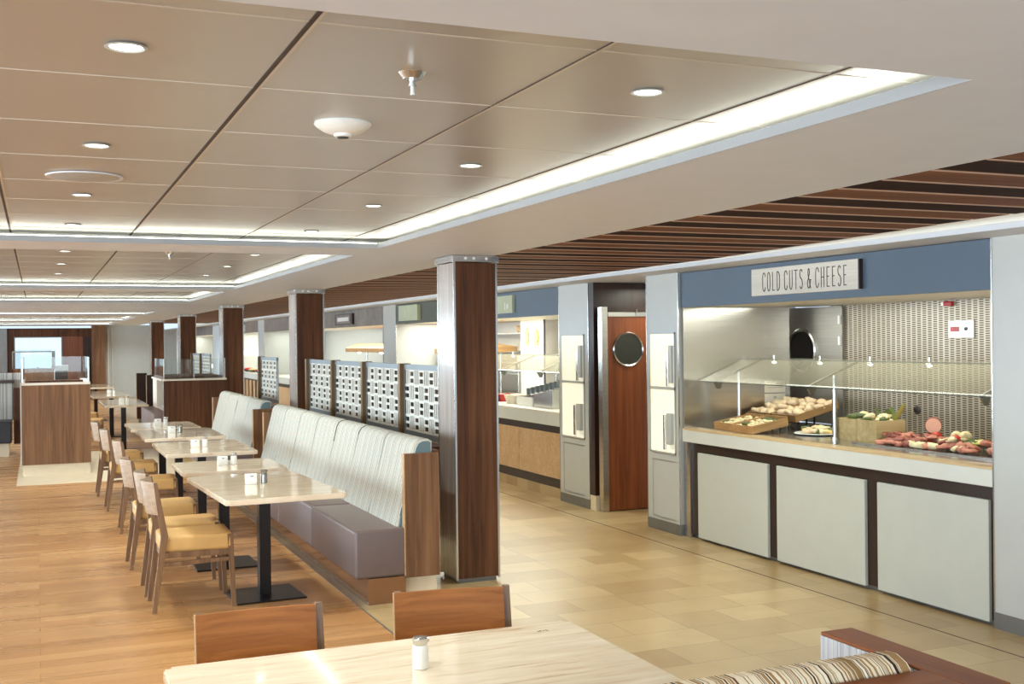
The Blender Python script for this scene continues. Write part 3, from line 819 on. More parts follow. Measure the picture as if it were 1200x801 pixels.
# --- signs
t = thing('counter_sign', 'whitewashed board sign reading COLD CUTS & CHEESE on the blue fascia', 'sign', (XW, 5.74, 0))
bd = B(-.03, -.0, 0, 1.16, 1.92, 2.115, .002, 1).build('board', MT['sign_wood'], t)
B(-.029, 0, -.012, 0, 1.922, 2.113).build('board_edge', MT['brown_black'], t)
lettering('COLD CUTS & CHEESE', -.0305, .0 + 1.022, 1.95, .132, .038, .0185, .0064, .030, MT['ink'], bd)
t = thing('counter_sign', 'sage green blank looking sign on the blue fascia beside the near column', 'sign', (XW, 11.4, 0))
B(-.03, 0, 0, 1.0, 1.92, 2.115).build('board', MT['sign_olive'], t)
B(-.0315, -.03, .12, .16, 1.97, 2.02).box(-.0315, -.03, .2, .22, 1.96, 2.04).build('faint_print', MT['porcelain'], t)
t = thing('counter_sign', 'square sage green sign on the dark green grey fascia', 'sign', (XW, 14.7, 0))
B(-.05, 0, 0, .86, 1.91, 2.125).build('board', MT['sign_olive'], t)
B(-.0515, -.05, .53, .545, 1.99, 2.06).box(-.0515, -.05, .45, .62, 1.965, 1.972).build('faint_print', MT['porcelain'], t)
t = thing('counter_sign', 'dark framed sign with pale lettering on the grey concrete fascia', 'sign', (XW, 18.2, 0))
B(-.04, 0, 0, 1.15, 1.91, 2.095).build('frame', MT['brown_black'], t)
B(-.045, -.04, .1, 1.05, 1.93, 2.075).build('board', MT['mauve'], t)
B(-.0465, -.045, .2, .95, 1.97, 2.035).build('pale_band', MT['porcelain'], t)
t = thing('counter_sign', 'small white square sign on the farthest mauve grey fascia', 'sign', (XW, 28.7, 0))
B(-.03, 0, 0, 1.0, 1.89, 2.075).build('board', MT['white'], t)
B(-.0315, -.03, .2, .8, 1.96, 2.0).build('faint_print', MT['vent'], t)

# --- alcove shells
def alcove(n, y0, y1, xb, backm, sidem=None):
    struct(B(xb, xb + .08, y0 - .2, y1 + .2, 0, 2.1), 'wall_alcove' + n, backm)
    struct(B(4.90, xb + .05, y0 + .002, y1 - .002, 1.876, 1.9), 'ceiling_alcove' + n, MT['whitew'])
alcove('_a', 4.686, 7.40, 6.1, MT['woven'])
alcove('_b', 10.23, 15.84, 6.3, MT['whitew'])
alcove('_c', 16.51, 21.24, 6.3, MT['white'])
alcove('_e', 21.25, 26.19, 6.3, MT['white'])
alcove('_d', 27.01, 30.49, 6.3, MT['whitew'])
alcove('_f', 34.6, 41.9, 6.3, MT['whitew'])
struct(B(2.9, 8.5, 51, 51.2, 0, 2.2), 'wall_far', MT['whitew'])
struct(B(4.90, 6.15, 7.40, 7.94, 1.876, 1.9), 'ceiling_alcove_g', MT['whitew'])
struct(B(4.87, 5.92, 7.912, 7.94, .86, 1.88), 'wall_steel_side', MT['steel_mirror'])

# steel door with porthole behind cold cuts
t = thing('steel_door', 'stainless door with a round dark porthole behind the cold cuts counter', 'door', (6.08, 7.43, 0))
lf = B(0, .04, 0, .9, .89, 1.87).build('leaf', MT['steel_matt'], t)
MB().lathe([(.165, 0), (.195, 0), (.195, -.012), (.18, -.018), (.165, -.01), (.165, 0)], (0, .52, 1.50), 40, 'x').build('porthole_ring', MT['chrome'], lf, .6)
MB().lathe([(.0005, -.004), (.17, -.004), (.17, 0)], (0, .52, 1.50), 40, 'x').build('porthole_glass', MT['dark_glass'], lf)
B(-.012, 0, -.02, .02, .9, 1.86).build('jamb', MT['steel_matt'], t)
for z in (1.55, 1.72): B(-.03, -.012, -.012, .012, z, z + .07).build('hinge', MT['porcelain'], t)

# --- counter 1 (cold cuts)
t = thing('servery_counter', 'white cold cuts counter with pale front panels and dark frame', 'counter', (XW, 4.69, 0), 0, 'servery counters')
L = 3.24
B(.0, .03, 0, L, .775, .872, .003, 1).build('fascia_slab', MT['stone'], t)
B(.0, 1.22, 0, L, .872, .885).build('worktop', MT['oak_edge'], t)
B(.12, 1.2, .05, L - .05, .885, .8885).build('inset_well', MT['steel'], t)
B(.03, 1.2, 0, L, .03, .87).build('carcass', MT['brown_black'], t)
B(.05, 1.2, 0, L, 0, .03).build('kickboard', MT['grey_skirt'], t)
for a, b in ((.035, .935), (1.05, 1.98), (2.09, 3.02)): B(.004, .03, a, b, .022, .70, .003, 1).build('front_panel', MT['counter_front'], t)
B(.01, .03, L - .10, L - .0, 0, .775).build('end_post', MT['steel'], t)
# --- sneeze guards
def sneeze_guard(y0, posts, L0, L1, label, xo=0):
    t = thing('sneeze_guard', label, 'sneeze guard', (xo, y0, 0), 0, 'glass sneeze guards')
    g = MB().hexa([(5.0, L0, 1.265), (5.0, L1, 1.265), (5.45, L1, 1.435), (5.45, L0, 1.435), (4.998, L0, 1.271), (4.998, L1, 1.271), (5.448, L1, 1.441), (5.448, L0, 1.441)])
    g.build('sloping_pane', MT['guard_glass'], t)
    B(5.45, 5.85, L0, L1, 1.436, 1.442).build('top_pane', MT['guard_glass'], t)
    B(4.996, 4.9995, L0, L1, 1.262, 1.267).box(5.449, 5.452, L0, L1, 1.4345, 1.443).build('glass_edge', MT['glass_edge'], t)
    for p in posts:
        wall_fixed = p < 0; p = abs(p)
        if not wall_fixed: ps = MB().tube((5.24, p, .889), (5.24, p, 1.345), .016).build('post', MT['chrome'], t, .6)
        if not wall_fixed: MB().tube((5.24, p, .8886), (5.24, p, .90), .028).build('collar', MT['chrome'], ps, .6)
        k = MB().hexa([(5.0, p - .006, 1.255), (5.45, p - .006, 1.425), (5.45, p + .006, 1.425), (5.0, p + .006, 1.255), (5.0, p - .006, 1.27), (5.45, p - .006, 1.44), (5.45, p + .006, 1.44), (5.0, p + .006, 1.27)])
        k.hexa([(5.03, p - .006, 1.21), (5.06, p - .006, 1.21), (5.06, p + .006, 1.21), (5.03, p + .006, 1.21), (5.0, p - .006, 1.262), (5.09, p - .006, 1.29), (5.09, p + .006, 1.29), (5.0, p + .006, 1.262)])
        k.build('bracket', MT['grey_metal'], t)
    return t
sneeze_guard(4.69, (-.22, 1.80, 2.98), .0, 3.20, 'sloping glass sneeze guard on chrome posts over the cold cuts')
sneeze_guard(10.23, (.9, 1.95), .0, 3.5, 'sloping glass sneeze guard over the second counter')
def heat_lamp(x, y, z, label, group):
    t = thing('heat_lamp', label, 'lamp', (x, y, z), 0, group); t.scale = (.75, .75, .75)
    MB().tube((0, 0, .02), (0, 0, .06), .012).build('stem', MT['chrome'], t, .6)
    MB().lathe([(.018, .02), (.034, 0), (.036, -.012)], n=20).build('shade', MT['chrome'], t, .6)
    MB().lathe([(.0005, -.03), (.018, -.025), (.03, -.008), (.03, -.004)], n=20).build('bulb', MT['lamp_emit'], t, .6)
for i, y in enumerate((5.94, 6.53, 7.10, 7.69)):
    heat_lamp(5.6, y, 1.425, '%s small glowing lamp from the right under the cold cuts glass' % ['first', 'second', 'third', 'fourth'][i], 'lamps over the cold cuts')
for i, y in enumerate((11.1, 12.4, 13.2)):
    heat_lamp(5.6, y, 1.425, '%s small glowing lamp from the right over the second counter' % ['first', 'second', 'third'][i], 'lamps over the second counter')

# --- counter 2..5
def counter(y0, y1, label, slats=False):
    t = thing('servery_counter', label, 'counter', (XW, y0, 0), 0, 'servery counters'); L = y1 - y0
    B(0, .03, 0, L, .735, .865, .003, 1).build('fascia_slab', MT['stone'], t)
    B(0, 1.4, 0, L, .865, .88).build('worktop', MT['whitew'], t)
    B(.035, 1.4, 0, L, .10, .865).build('carcass', MT['brown_black'], t)
    if not slats:
        n = max(1, round(L / 1.1))
        for k in range(n): B(.012, .036, L * k / n + .004, L * (k + 1) / n - .004, .20, .66).build('front_panel', MT['light_wood'], t)
    else:
        n = int(L / .45)
        for k in range(n): B(.0, .036, L * k / n, L * k / n + .26, .12, .70).build('front_panel', MT['light_wood'], t)
    B(.02, 1.4, 0, L, 0, .10).build('plinth', MT['tile'], t)
counter(10.23, 15.84, 'white topped counter with a pale oak front left of the porthole door')
counter(16.51, 21.24, 'third white topped counter behind the lattice screens')
counter(34.6, 41.9, 'distant counter glimpsed between the farthest columns')
counter(21.3, 26.15, 'plain white topped counter half hidden by the second column')
counter(27.01, 30.49, 'farthest counter with upright oak slats on its front', True)

# --- things on counter 1
ZT = .8885
def tray(x0, x1, y0, y1, z, label, name='wooden_tray', h=.05, tilt=0, div=True):
    t = thing(name, label, 'tray', ((x0 + x1) / 2, (y0 + y1) / 2, z))
    a, b = (x1 - x0) / 2, (y1 - y0) / 2
    B(-a, a, -b, b, 0, .012).build('base', MT['tray'], t)
    r = .012
    B(-a, -a + r, -b, b, .012, h).box(a - r, a, -b, b, .012, h + .01).box(-a + r, a - r, -b, -b + r, .012, h).box(-a + r, a - r, b - r, b, .012, h).build('rim', MT['tray'], t)
    if div: B(-a + r, a - r, -.006, .006, .012, h).build('divider', MT['tray'], t)
    t.rotation_euler = (0, -tilt, 0)
    return t
LOWER = [(4.985, 5.30, 7.395, 7.645, 'low tilted wooden tray of pale salad, left of the pair beside the steel wall'), (4.965, 5.30, 7.10, 7.375, 'low tilted wooden tray of pale salad, right of the pair beside the steel wall')]
UPPER = [(5.45, 5.88, 7.545, 7.845, 'raised tilted wooden tray heaped with bread, left of the upper pair'), (5.45, 5.88, 7.215, 7.525, 'raised tilted wooden tray heaped with bread, right of the upper pair')]
for x0, x1, y0, y1, l in LOWER: tray(x0, x1, y0, y1, ZT + .026, l, h=.06, tilt=.16, div=False)
for x0, x1, y0, y1, l in UPPER: tray(x0, x1, y0, y1, 1.0, l, h=.055, tilt=.23, div=False)
t = thing('tray_stand', 'small dark wire stand under the raised bread trays', 'stand', (5.665, 7.53, ZT))
for x in (-.17, .17):
    for y in (-.29, -.05, .05, .29): MB().tube((x, y, 0), (x, y, .095 + x * .23), .008, n=8).build('leg', MT['brown_black'], t, .6)
    MB().tube((x, -.3, .097 + x * .23), (x, .3, .097 + x * .23), .007, n=8).build('rail', MT['brown_black'], t, .6)
rnd = random.Random(3)
k = 0
for n, (x0, x1, y0, y1, l) in enumerate(UPPER):
    for ix in range(4):
        for iy in range(3):
            x = x0 + .06 + (x1 - x0 - .12) * ix / 3 + rnd.uniform(-.015, .015); y = y0 + .055 + (y1 - y0 - .11) * iy / 2 + rnd.uniform(-.012, .012)
            o = MB().blob((0, 0, 0), (rnd.uniform(.04, .055), rnd.uniform(.04, .058), rnd.uniform(.024, .034)), k, .3).build('bread_roll', MT['bread'], None, 3.2)
            o.location = (x, y, 1.0 + .042 + (x - (x0 + x1) / 2) * .23 + rnd.uniform(0, .022)); o.rotation_euler = (rnd.uniform(-.3, .3), -.2, rnd.uniform(0, 3)); k += 1
            tag(o, 'pale floury bread piece heaped in the %s raised tray' % ('left' if n == 0 else 'right'), 'bread', 'bread pieces in the %s raised tray' % ('left' if n == 0 else 'right'))
for n, (x0, x1, y0, y1, l) in enumerate(LOWER):
    for ix in range(5):
        for iy in range(4):
            x = x0 + .045 + (x1 - x0 - .09) * ix / 4 + rnd.uniform(-.01, .01); y = y0 + .04 + (y1 - y0 - .08) * iy / 3 + rnd.uniform(-.01, .01)
            o = MB().blob((0, 0, 0), (.026, .03, .016), 90 + k, .35).build('pasta_piece', MT['leaf'] if (n == 1 and ix > 3) or (ix * 3 + iy) % 7 == 6 else MT['cheese'], None, 3.2)
            o.location = (x, y, ZT + .026 + .033 + (x - (x0 + x1) / 2) * .16 + rnd.uniform(0, .014)); k += 1
            tag(o, 'pale bite sized salad piece in the %s low tray' % ('left' if n == 0 else 'right'), 'food', 'salad pieces in the %s low tray' % ('left' if n == 0 else 'right'))
# salad plate
t = thing('serving_plate', 'flat plate of mixed salad under the tilted bread tray', 'plate', (5.36, 6.84, ZT))
MB().lathe([(.001, 0), (.12, 0), (.17, .012), (.165, .016), (.118, .006), (.001, .006)], n=32).build('dish', MT['porcelain'], t, .7)
for i in range(22):
    o = MB().blob((0, 0, 0), (.032, .04, .018), 200 + i, .3).build('salad_piece', [MT['cheese_y'], MT['leaf'], MT['cheese'], MT['bread']][i % 4], None, 3.2)
    a = rnd.uniform(0, 6.28); r = .12 * math.sqrt(rnd.random())
    o.location = (5.36 + r * math.cos(a), 6.84 + r * math.sin(a), ZT + .025 + rnd.uniform(0, .025))
    tag(o, 'mixed salad piece on the flat plate under the bread tray', 'food', 'salad pieces on the plate')
# pine box of white cheese and herbs
t = thing('wooden_box', 'pale pine box heaped with white cheese and herbs, right of the middle post', 'box', (5.27, 6.09, ZT))
B(0, .012, 0, .42, 0, .15).box(.24, .252, 0, .42, 0, .15).box(.012, .24, 0, .012, 0, .15).box(.012, .24, .408, .42, 0, .15).box(.012, .24, .012, .408, 0, .012).build('sides', MT['crate'], t)
B(-.002, 0, .2, .203, 0, .15).build('joint', MT['tray'], t)
for i in range(26):
    o = MB().blob((0, 0, 0), (.036, .04, .02), 300 + i, .25).build('cheese_piece', MT['cheese'] if i % 4 else MT['leaf'], None, 3.2)
    o.location = (5.27 + rnd.uniform(.03, .22), 6.09 + rnd.uniform(.04, .38), ZT + .135 + rnd.uniform(0, .04)); o.rotation_euler = (rnd.uniform(-.4, .4), rnd.uniform(-.4, .4), rnd.uniform(0, 3))
    tag(o, 'white cheese piece or herb leaf heaped in the pine box', 'food', 'cheese and herbs in the pine box')
def leafmesh(l, w, bend=.3):
    m = MB(); N = 8; rows = []
    for i in range(N + 1):
        u = i / N; ww = w * math.sin(PI * min(1, u * .9 + .08)) ** .7
        z = bend * l * u * u
        rows.append([m.bm.verts.new((l * u, -ww, z + .25 * ww)), m.bm.verts.new((l * u, 0, z)), m.bm.verts.new((l * u, ww, z + .25 * ww))])
    for a, b in zip(rows, rows[1:]):
        m.bm.faces.new((a[0], a[1], b[1], b[0])); m.bm.faces.new((a[1], a[2], b[2], b[1]))
    return m
for i, (y, rz, ry, ml, nm) in enumerate(((6.13, -1.4, -.7, 'leaf_y', 'endive_leaf'), (6.2, -2.2, -.7, 'leaf', 'lettuce_leaf'), (6.17, .6, -.8, 'leaf', 'lettuce_leaf'), (6.24, 1.9, -.7, 'leaf', 'lettuce_leaf'))):
    o = leafmesh(.15 if i == 0 else .1, .03).build(nm, MT[ml], None, 3.2); o.location = (5.46, y, ZT + .14); o.rotation_euler = (0, ry, rz)
    tag(o, ['pale yellow endive leaf sticking up from the pine box', 'green lettuce leaf leaning left from the pine box', 'green lettuce leaf leaning back from the pine box', 'green lettuce leaf upright in the pine box'][i], 'leaf')
# meat platter
t = thing('serving_platter', 'long steel platter of cold cuts at the right end of the counter', 'platter', (5.36, 5.42, ZT))
B(-.24, .24, -.7, .72, 0, .006).build('base', MT['steel'], t)
B(-.25, -.238, -.71, .73, 0, .012).box(.238, .25, -.71, .73, 0, .012).build('rim', MT['chrome'], t)
for i in range(84):
    y = 6.04 - 1.24 * (i / 84) + rnd.uniform(-.03, .03)
    right = y < 5.25
    if right and i % 3: mname, mm = 'smoked_salmon_slice', MT['salami']
    elif 5.3 < y < 5.62 and i % 2: mname, mm = 'cheese_slice', MT['cheese']
    else: mname, mm = 'ham_slice', MT['ham'] if i % 3 else MT['salami']
    o = MB().blob((0, 0, 0), (.036, .042, .016), 400 + i, .4).build(mname, mm, None, 3.2)
    xx = rnd.uniform(-.2, .18); o.location = (5.36 + xx, y, ZT + .02 + .035 * (1 - abs(xx) / .2) + rnd.uniform(0, .016)); o.rotation_euler = (rnd.uniform(-.4, .4), rnd.uniform(-.4, .4), rnd.uniform(0, 3))
    lb = {'smoked_salmon_slice': 'orange pink folded slice at the right end of the platter', 'cheese_slice': 'cream cheese slice in the middle of the platter', 'ham_slice': 'dark red folded ham slice on the platter'}[mname]
    tag(o, lb, 'food', {'smoked_salmon_slice': 'salmon slices', 'cheese_slice': 'cheese slices', 'ham_slice': 'ham slices'}[mname])
for i in range(12):
    o = MB().blob((0, 0, 0), (.022, .024, .02), 600 + i, .2).build('mozzarella_ball', MT['cheese'], None, 3.2)
    o.location = (5.15 + rnd.uniform(0, .06), 5.45 + i * .022, ZT + .035); tag(o, 'small white mozzarella ball along the front of the platter', 'cheese', 'mozzarella balls')
t = thing('mortadella', 'pink mortadella sausage standing cut face forward behind the cold cuts', 'sausage', (5.62, 5.93, ZT), .80)
MB().lathe([(.001, -.062), (.05, -.062), (.054, -.058), (.054, .06), (.001, .062)], (0, 0, .12), 28, 'x').build('sausage', MT['ham'], t, .7)
MB().lathe([(.001, -.0645), (.0505, -.0645), (.0505, -.062)], (0, 0, .12), 28, 'x').build('cut_face', MT['mortadella'], t)
B(-.05, .05, -.05, .05, 0, .068, .01).build('support', MT['tomato'], t)
for i, (y, z) in enumerate(((5.70, .055), (5.62, .06))):
    o = MB().lathe([(.001, -.03), (.03, -.026), (.042, 0), (.034, .026), (.01, .04), (.005, .055), (.001, .056)], n=18).build('garlic_bulb', MT['cheese'], None, .9)
    o.location = (5.6, y, ZT + z); o.rotation_euler = (.5, -.8, 0); tag(o, ['left white garlic bulb beside the mortadella', 'right white garlic bulb beside the mortadella'][i], 'garlic')
for i, (x, y, l) in enumerate(((5.55, 5.83, 'red tomato below the mortadella'), (5.47, 5.58, 'red tomato in front of the garlic bulbs'), (5.55, 5.22, 'red tomato at the back of the platter on the right'), (5.6, 5.02, 'red tomato beside the white pillar'))):
    o = MB().lathe([(.001, -.03), (.02, -.028), (.036, -.008), (.034, .014), (.016, .028), (.001, .024)], n=18).build('tomato', MT['tomato'], None, .9)
    o.location = (x, y, ZT + .035 + (.02 if i < 2 else 0)); tag(o, l, 'tomato')
for i, (y, l) in enumerate(((5.88, 'dark olive bunch left of the mortadella'), (5.52, 'dark olive bunch right of the garlic bulbs'))):
    m = MB()
    for q in range(7): m.blob((rnd.uniform(-.03, .03), rnd.uniform(-.035, .035), .012 + rnd.uniform(0, .025)), (.014, .018, .014), 700 + q, .05, 1)
    o = m.build('olive_bunch', MT['olive'], None, 3.2); o.location = (5.62, y, ZT + .012); tag(o, l, 'olives')
for i in range(7):
    o = MB().blob((0, 0, 0), (.05, .04, .014), 800 + i, .4).build('salad_leaf', MT['leaf'] if i % 2 else MT['leaf_y'], None, 3.2)
    o.location = (5.45 + rnd.uniform(-.08, .1), 5.32 + i * .05, ZT + .05); tag(o, 'green salad leaf garnish on the cold cuts platter', 'leaf', 'garnish leaves')
# notice on steel wall, switch plate, beacon, knob
t = thing('notice', 'two sheet paper notice taped to the steel side wall', 'notice', (5.66, 7.912, 0))
B(0, .21, -.003, 0, 1.15, 1.25).build('upper_sheet', MT['paper'], t)
B(0, .21, -.003, 0, .889, 1.14).build('lower_sheet', MT['paper'], t)
B(.09, .12, -.004, -.003, 1.10, 1.12).box(.03, .18, -.004, -.003, 1.19, 1.195).box(.05, .16, -.004, -.003, 1.07, 1.074).build('print', MT['vent'], t)
t = thing('switch_panel', 'white switch plate with red buttons on the woven wall', 'switch', (6.1, 6.03, 0))
B(-.012, 0, 0, .24, 1.60, 1.725, .002, 1).build('plate', MT['porcelain'], t)
r_ = MB()
for q in range(6): r_.box(-.016, -.012, .135 + q * .014, .143 + q * .014, 1.645, 1.68)
r_.build('buttons', MT['red'], t)
MB().lathe([(.012, 0), (.012, -.01), (.001, -.012)], (-.012, .065, 1.665), 16, 'x').build('key_switch', MT['dark_glass'], t, .7)
B(-.0135, -.012, .03, .07, 1.70, 1.704).box(-.0135, -.012, .16, .19, 1.705, 1.709).box(-.0135, -.012, .15, .2, 1.62, 1.623).build('print', MT['vent'], t)
t = thing('alarm_beacon', 'small red beacon at the top of the woven wall', 'alarm', (6.1, 6.26, 1.83))
B(-.03, 0, -.04, .04, 0, .035, .008).build('lens', MT['red'], t, .7)
B(-.02, 0, .04, .07, .005, .03).build('mount', MT['porcelain'], t)
blend('cable_outlet', 'dark round outlet on the woven wall above the cold cuts', 'outlet', MB().lathe([(.0005, -.01), (.03, -.008), (.036, 0)], (6.1, 6.6, 1.06), 24, 'x'), MT['olive'])

# --- things on and behind counter 2
Z2 = .88
t = thing('partition_panel', 'cream partition panel with dark edge behind the second counter', 'partition', (5.9, 12.9, 0))
B(0, .03, .0, .75, .88, 1.875).build('panel', MT['whitew'], t)
B(-.01, .0, -.03, .0, .88, 1.875).build('edge', MT['brown_black'], t)
B(-.015, .0, .0, .05, .88, 1.875).build('frame', MT['porcelain'], t)
for i, (y, l) in enumerate(((13.42, 'left pale yellow glove hanging on the cream partition'), (13.12, 'right pale yellow glove hanging on the cream partition'))):
    t = thing('rubber_glove', l, 'glove', (5.885, y, 1.66))
    MB().blob((0, 0, 0), (.012, .07, .09), i, .12).build('palm', MT['yellow'], t, 3.2)
    B(-.01, .01, -.05, .05, -.11, -.07, .006).build('cuff', MT['yellow'], t)
    MB().tube((0, 0, .08), (0, .0, .13), .006).build('hook', MT['brown_black'], t)
t = thing('wall_shelf', 'steel wall shelf with tubs behind the second counter, partly behind the column', 'shelf', (6.0, 13.75, 0))
for z in (1.15, 1.3, 1.45, 1.7): B(0, .28, 0, 1.8, z, z + .02).build('board', MT['steel'], t)
B(.27, .3, 0, 1.8, 1.1, 1.85).build('back', MT['whitew'], t)
for i, (y, z, m, l) in enumerate(((13.95, 1.72, 'tray', 'brown box on the top shelf behind the second counter'), (13.95, 1.32, 'porcelain', 'white tub on the middle shelf behind the second counter'), (14.3, 1.17, 'whitew', 'cream tub on the low shelf behind the second counter'))):
    t = thing('storage_tub', l, 'tub', (6.12, y, z))
    B(-.09, .09, -.14, .14, 0, .085, .008).build('tub', MT[m], t)
    B(-.095, .095, -.145, .145, .085, .1, .003, 1).build('lid', MT[m], t)
t = thing('equipment_shelf', 'steel shelf holding a dark machine at the right of the second counter', 'shelf', (5.6, 10.6, 0))
B(.3, .68, 0, 2.0, 1.40, 1.44).build('board', MT['steel'], t)
B(.66, .68, 0, 2.0, 1.44, 1.55).build('back_rail', MT['steel'], t)
t = thing('blender_machine', 'small dark machine on the steel shelf behind the second counter', 'machine', (6.08, 11.3, 1.44))
B(-.08, .08, -.12, .1, 0, .06, .01).build('base', MT['black'], t)
MB().lathe([(.05, .06), (.06, .2), (.05, .22), (.001, .22)], n=18).build('jug', MT['dark_glass'], t, .7)
B(-.03, .03, -.2, -.05, .14, .18, .01).build('arm', MT['black'], t)
t = thing('glass_rack', 'sloping steel rack of small glasses on the second counter', 'rack', (5.2, 10.85, Z2))
MB().hexa([(-.15, 0, 0), (.15, 0, 0), (.15, .95, 0), (-.15, .95, 0), (-.15, 0, .20), (.15, 0, .24), (.15, .95, .12), (-.15, .95, .08)]).build('housing', MT['steel'], t)
B(-.158, -.15, .5, .95, 0, .1).build('end_panel', MT['porcelain'], t)
gl = None; n = 0
for iy in range(7):
    for ix in range(2):
        y = 10.93 + iy * .125; z = Z2 + .225 - .125 * (iy * .125 + .08) / .95 + ix * .02
        if gl is None:
            gl = thing('tumbler', '', 'glass')
            MB().lathe([(.022, 0), (.03, .075), (.027, .075), (.02, .006), (.001, .006)], n=14).build('cup', MT['grey_frame'], gl, .7)
            MB().lathe([(.024, -.002), (.024, .004), (.001, .004)], n=14).build('foot_ring', MT['chrome'], gl, .7)
            o = gl
        else: o = copy_tree(gl)
        place(o, (5.14 + .12 * ix, y, z), 0, 'small grey tumbler standing on the sloping steel rack', 'tumblers on the rack')
for i, (x, y, w, h, m, l) in enumerate(((5.15, 12.05, .3, .1, 'paper', 'cream paper lined container on the second counter'), (5.2, 12.55, .2, .09, 'red', 'red packet on the second counter beside the column'), (5.05, 12.6, .24, .06, 'olive', 'dark tray of greens on the second counter by the column'), (5.15, 11.87, .12, .07, 'brown_black', 'dark bowl between the container and the glass rack'), (5.1, 10.55, .16, .11, 'porcelain', 'white pot at the right end of the second counter'))):
    t = thing('food_container', l, 'container', (x, y, Z2))
    MB().lathe([(w * .38, 0), (w * .5, h), (w * .46, h), (w * .35, .01), (.001, .01)], n=24).build('bowl', MT[m], t, .7)
    MB().blob((0, 0, h * .8), (w * .4, w * .4, h * .3), i, .2).build('filling', [MT['bread'], MT['tomato'], MT['leaf'], MT['olive'], MT['cheese']][i], t, 3.2)

# --- counters 3, 4: hoods and back shelves that show above the screens
for nm, y0, y1, l in (('steel_hood', 16.6, 20.9, 'long warm lit serving gantry with lamps over the third counter'), ('steel_hood', 14.0, 15.7, 'warm lit serving gantry behind the near column')):
    t = thing(nm, l, 'gantry', (5.5, y0, 0), 0, 'serving gantries')
    w = y1 - y0
    MB().prism([(-.1, 1.43), (.5, 1.47), (.5, 1.53), (.12, 1.585), (-.1, 1.50)], 0, w, 'y').build('canopy', MT['tray'], t)
    for q in range(3):
        u = w * (q + .5) / 3
        MB().lathe([(.03, 0), (.035, -.02), (.001, -.03)], (-.02, u, 1.43), 14).build('lamp', MT['lamp_emit'], t, .7)
    for u in (.1, w - .1): MB().tube((.3, u, .88), (.3, u, 1.5), .014).build('post', MT['chrome'], t, .6)
t = thing('guard_end', 'fan shaped sneeze guard end with added glow on a slim post over the farthest counter', 'lamp', (5.1, 28.4, .88))  # end view of a sneeze guard, not a lamp
MB().tube((0, 0, 0), (0, 0, .55), .03).build('post', MT['chrome'], t, .6)
MB().lathe([(.02, .62), (.3, .58), (.6, .46), (.62, .42), (.58, .42), (.3, .54), (.02, .58)], n=28).build('shade', MT['niche'], t, .7)  # lit guard glass, its glow put into the material
MB().lathe([(.09, 0), (.09, .015), (.03, .03)], n=20).build('foot', MT['chrome'], t, .6)
for i, y in enumerate((27.2, 27.9, 28.9, 29.6)):
    t = thing('serving_dish', ['right', 'middle right', 'middle left', 'left'][i] + ' shallow dish on the farthest counter', 'dish', (5.1, y, .88))
    MB().lathe([(.1, 0), (.2, .05), (.19, .05), (.1, .012), (.001, .012)], n=24).build('bowl', MT['brown_black'], t, .7)
    MB().blob((0, 0, .05), (.16, .16, .05), i, .2).build('food', MT['tomato'] if i % 2 else MT['cheese'], t, 3.2)

# ------------------------------------------------------------------ far end wall
YB = 36.0
wl = MB()
wl.box(-7, -1.0, YB, YB + .1, 0, ZS)
struct(wl, 'wall_back_left', MT['walnut_grey'])
struct(B(-.8, 1.51, YB, YB + .1, 1.87, 2.12).box(-.8, -.62, YB, YB + .1, 0, 1.87), 'wall_back', MT['walnut'])
struct(B(.70, 1.27, YB, YB + .1, 0, 1.87).box(-.62, .70, YB, YB + .1, 0, .55), 'wall_back_door', MT['door_wood'])
struct(B(1.27, 1.51, YB, YB + .1, 0, 1.87), 'trim_8', MT['dark_wood'])
struct(B(-1.0, -.8, YB - .05, YB + .05, 0, 2.12), 'trim_9', MT['grey_skirt'])
struct(B(1.51, 1.89, YB - .6, YB + .1, 0, ZS), 'wall_back_pier', MT['walnut_grey'])
struct(B(1.89, 3.3, YB - .3, YB + .1, 0, ZS), 'wall_back_right', MT['white'])
struct(B(1.94, 1.99, YB - .33, YB - .3, 0, 2.1).box(2.07, 2.09, YB - .33, YB - .3, 0, 2.1), 'trim_10', MT['whitew'])
t = thing('far_window', 'bright window with slim mullion in the far wall', 'window', (-.62, YB, 0))
B(0, 1.32, .05, .056, .55, 1.87).build('pane', MT['glass'], t)
B(0, 1.32, .03, .07, 1.84, 1.87).box(0, .03, .03, .07, .55, 1.84).box(1.29, 1.32, .03, .07, .55, 1.84).build('frame', MT['grey_skirt'], t)
t = thing('service_cabinet', 'far brown cabinet with a framed glass screen before the bright window', 'cabinet', (-.6, 31, 0))
B(.05, 1.0, 0, .8, 0, 1.02).build('body', MT['walnut_grey'], t)
B(.03, 1.0, .1, .106, 1.02, 1.44).build('glass_pane', MT['glass'], t)
B(.02, 1.03, .09, .12, 1.44, 1.47).box(.02, .045, .09, .12, 1.02, 1.44).box(.95, 1.03, .09, .12, 1.02, 1.44).build('glass_frame', MT['grey_metal'], t)
t = thing('lounge_chair', 'dark framed chair silhouetted before the bright far window', 'chair', (.3, 34.6, 0))
B(-.22, .2, -.2, .2, .4, .5, .02).build('seat', MT['whitew'], t)
MB().bar((-.2, 0, .5), (-.28, 0, 1.0), .05, .4).build('backrest', MT['grey_metal'], t)
for x in (-.2, .18):
    for y in (-.18, .18): MB().bar((x, y, 0), (x, y, .4), .03, .03).build('leg', MT['black'], t)
t = thing('counter_block', 'dark counter with a white top beside the bright far window', 'counter', (.45, 33, 0))
B(0, .32, 0, .8, 0, .92).build('body', MT['dark_wood'], t)
B(-.1, .34, -.03, .83, .92, 1.06).build('top', MT['white'], t)

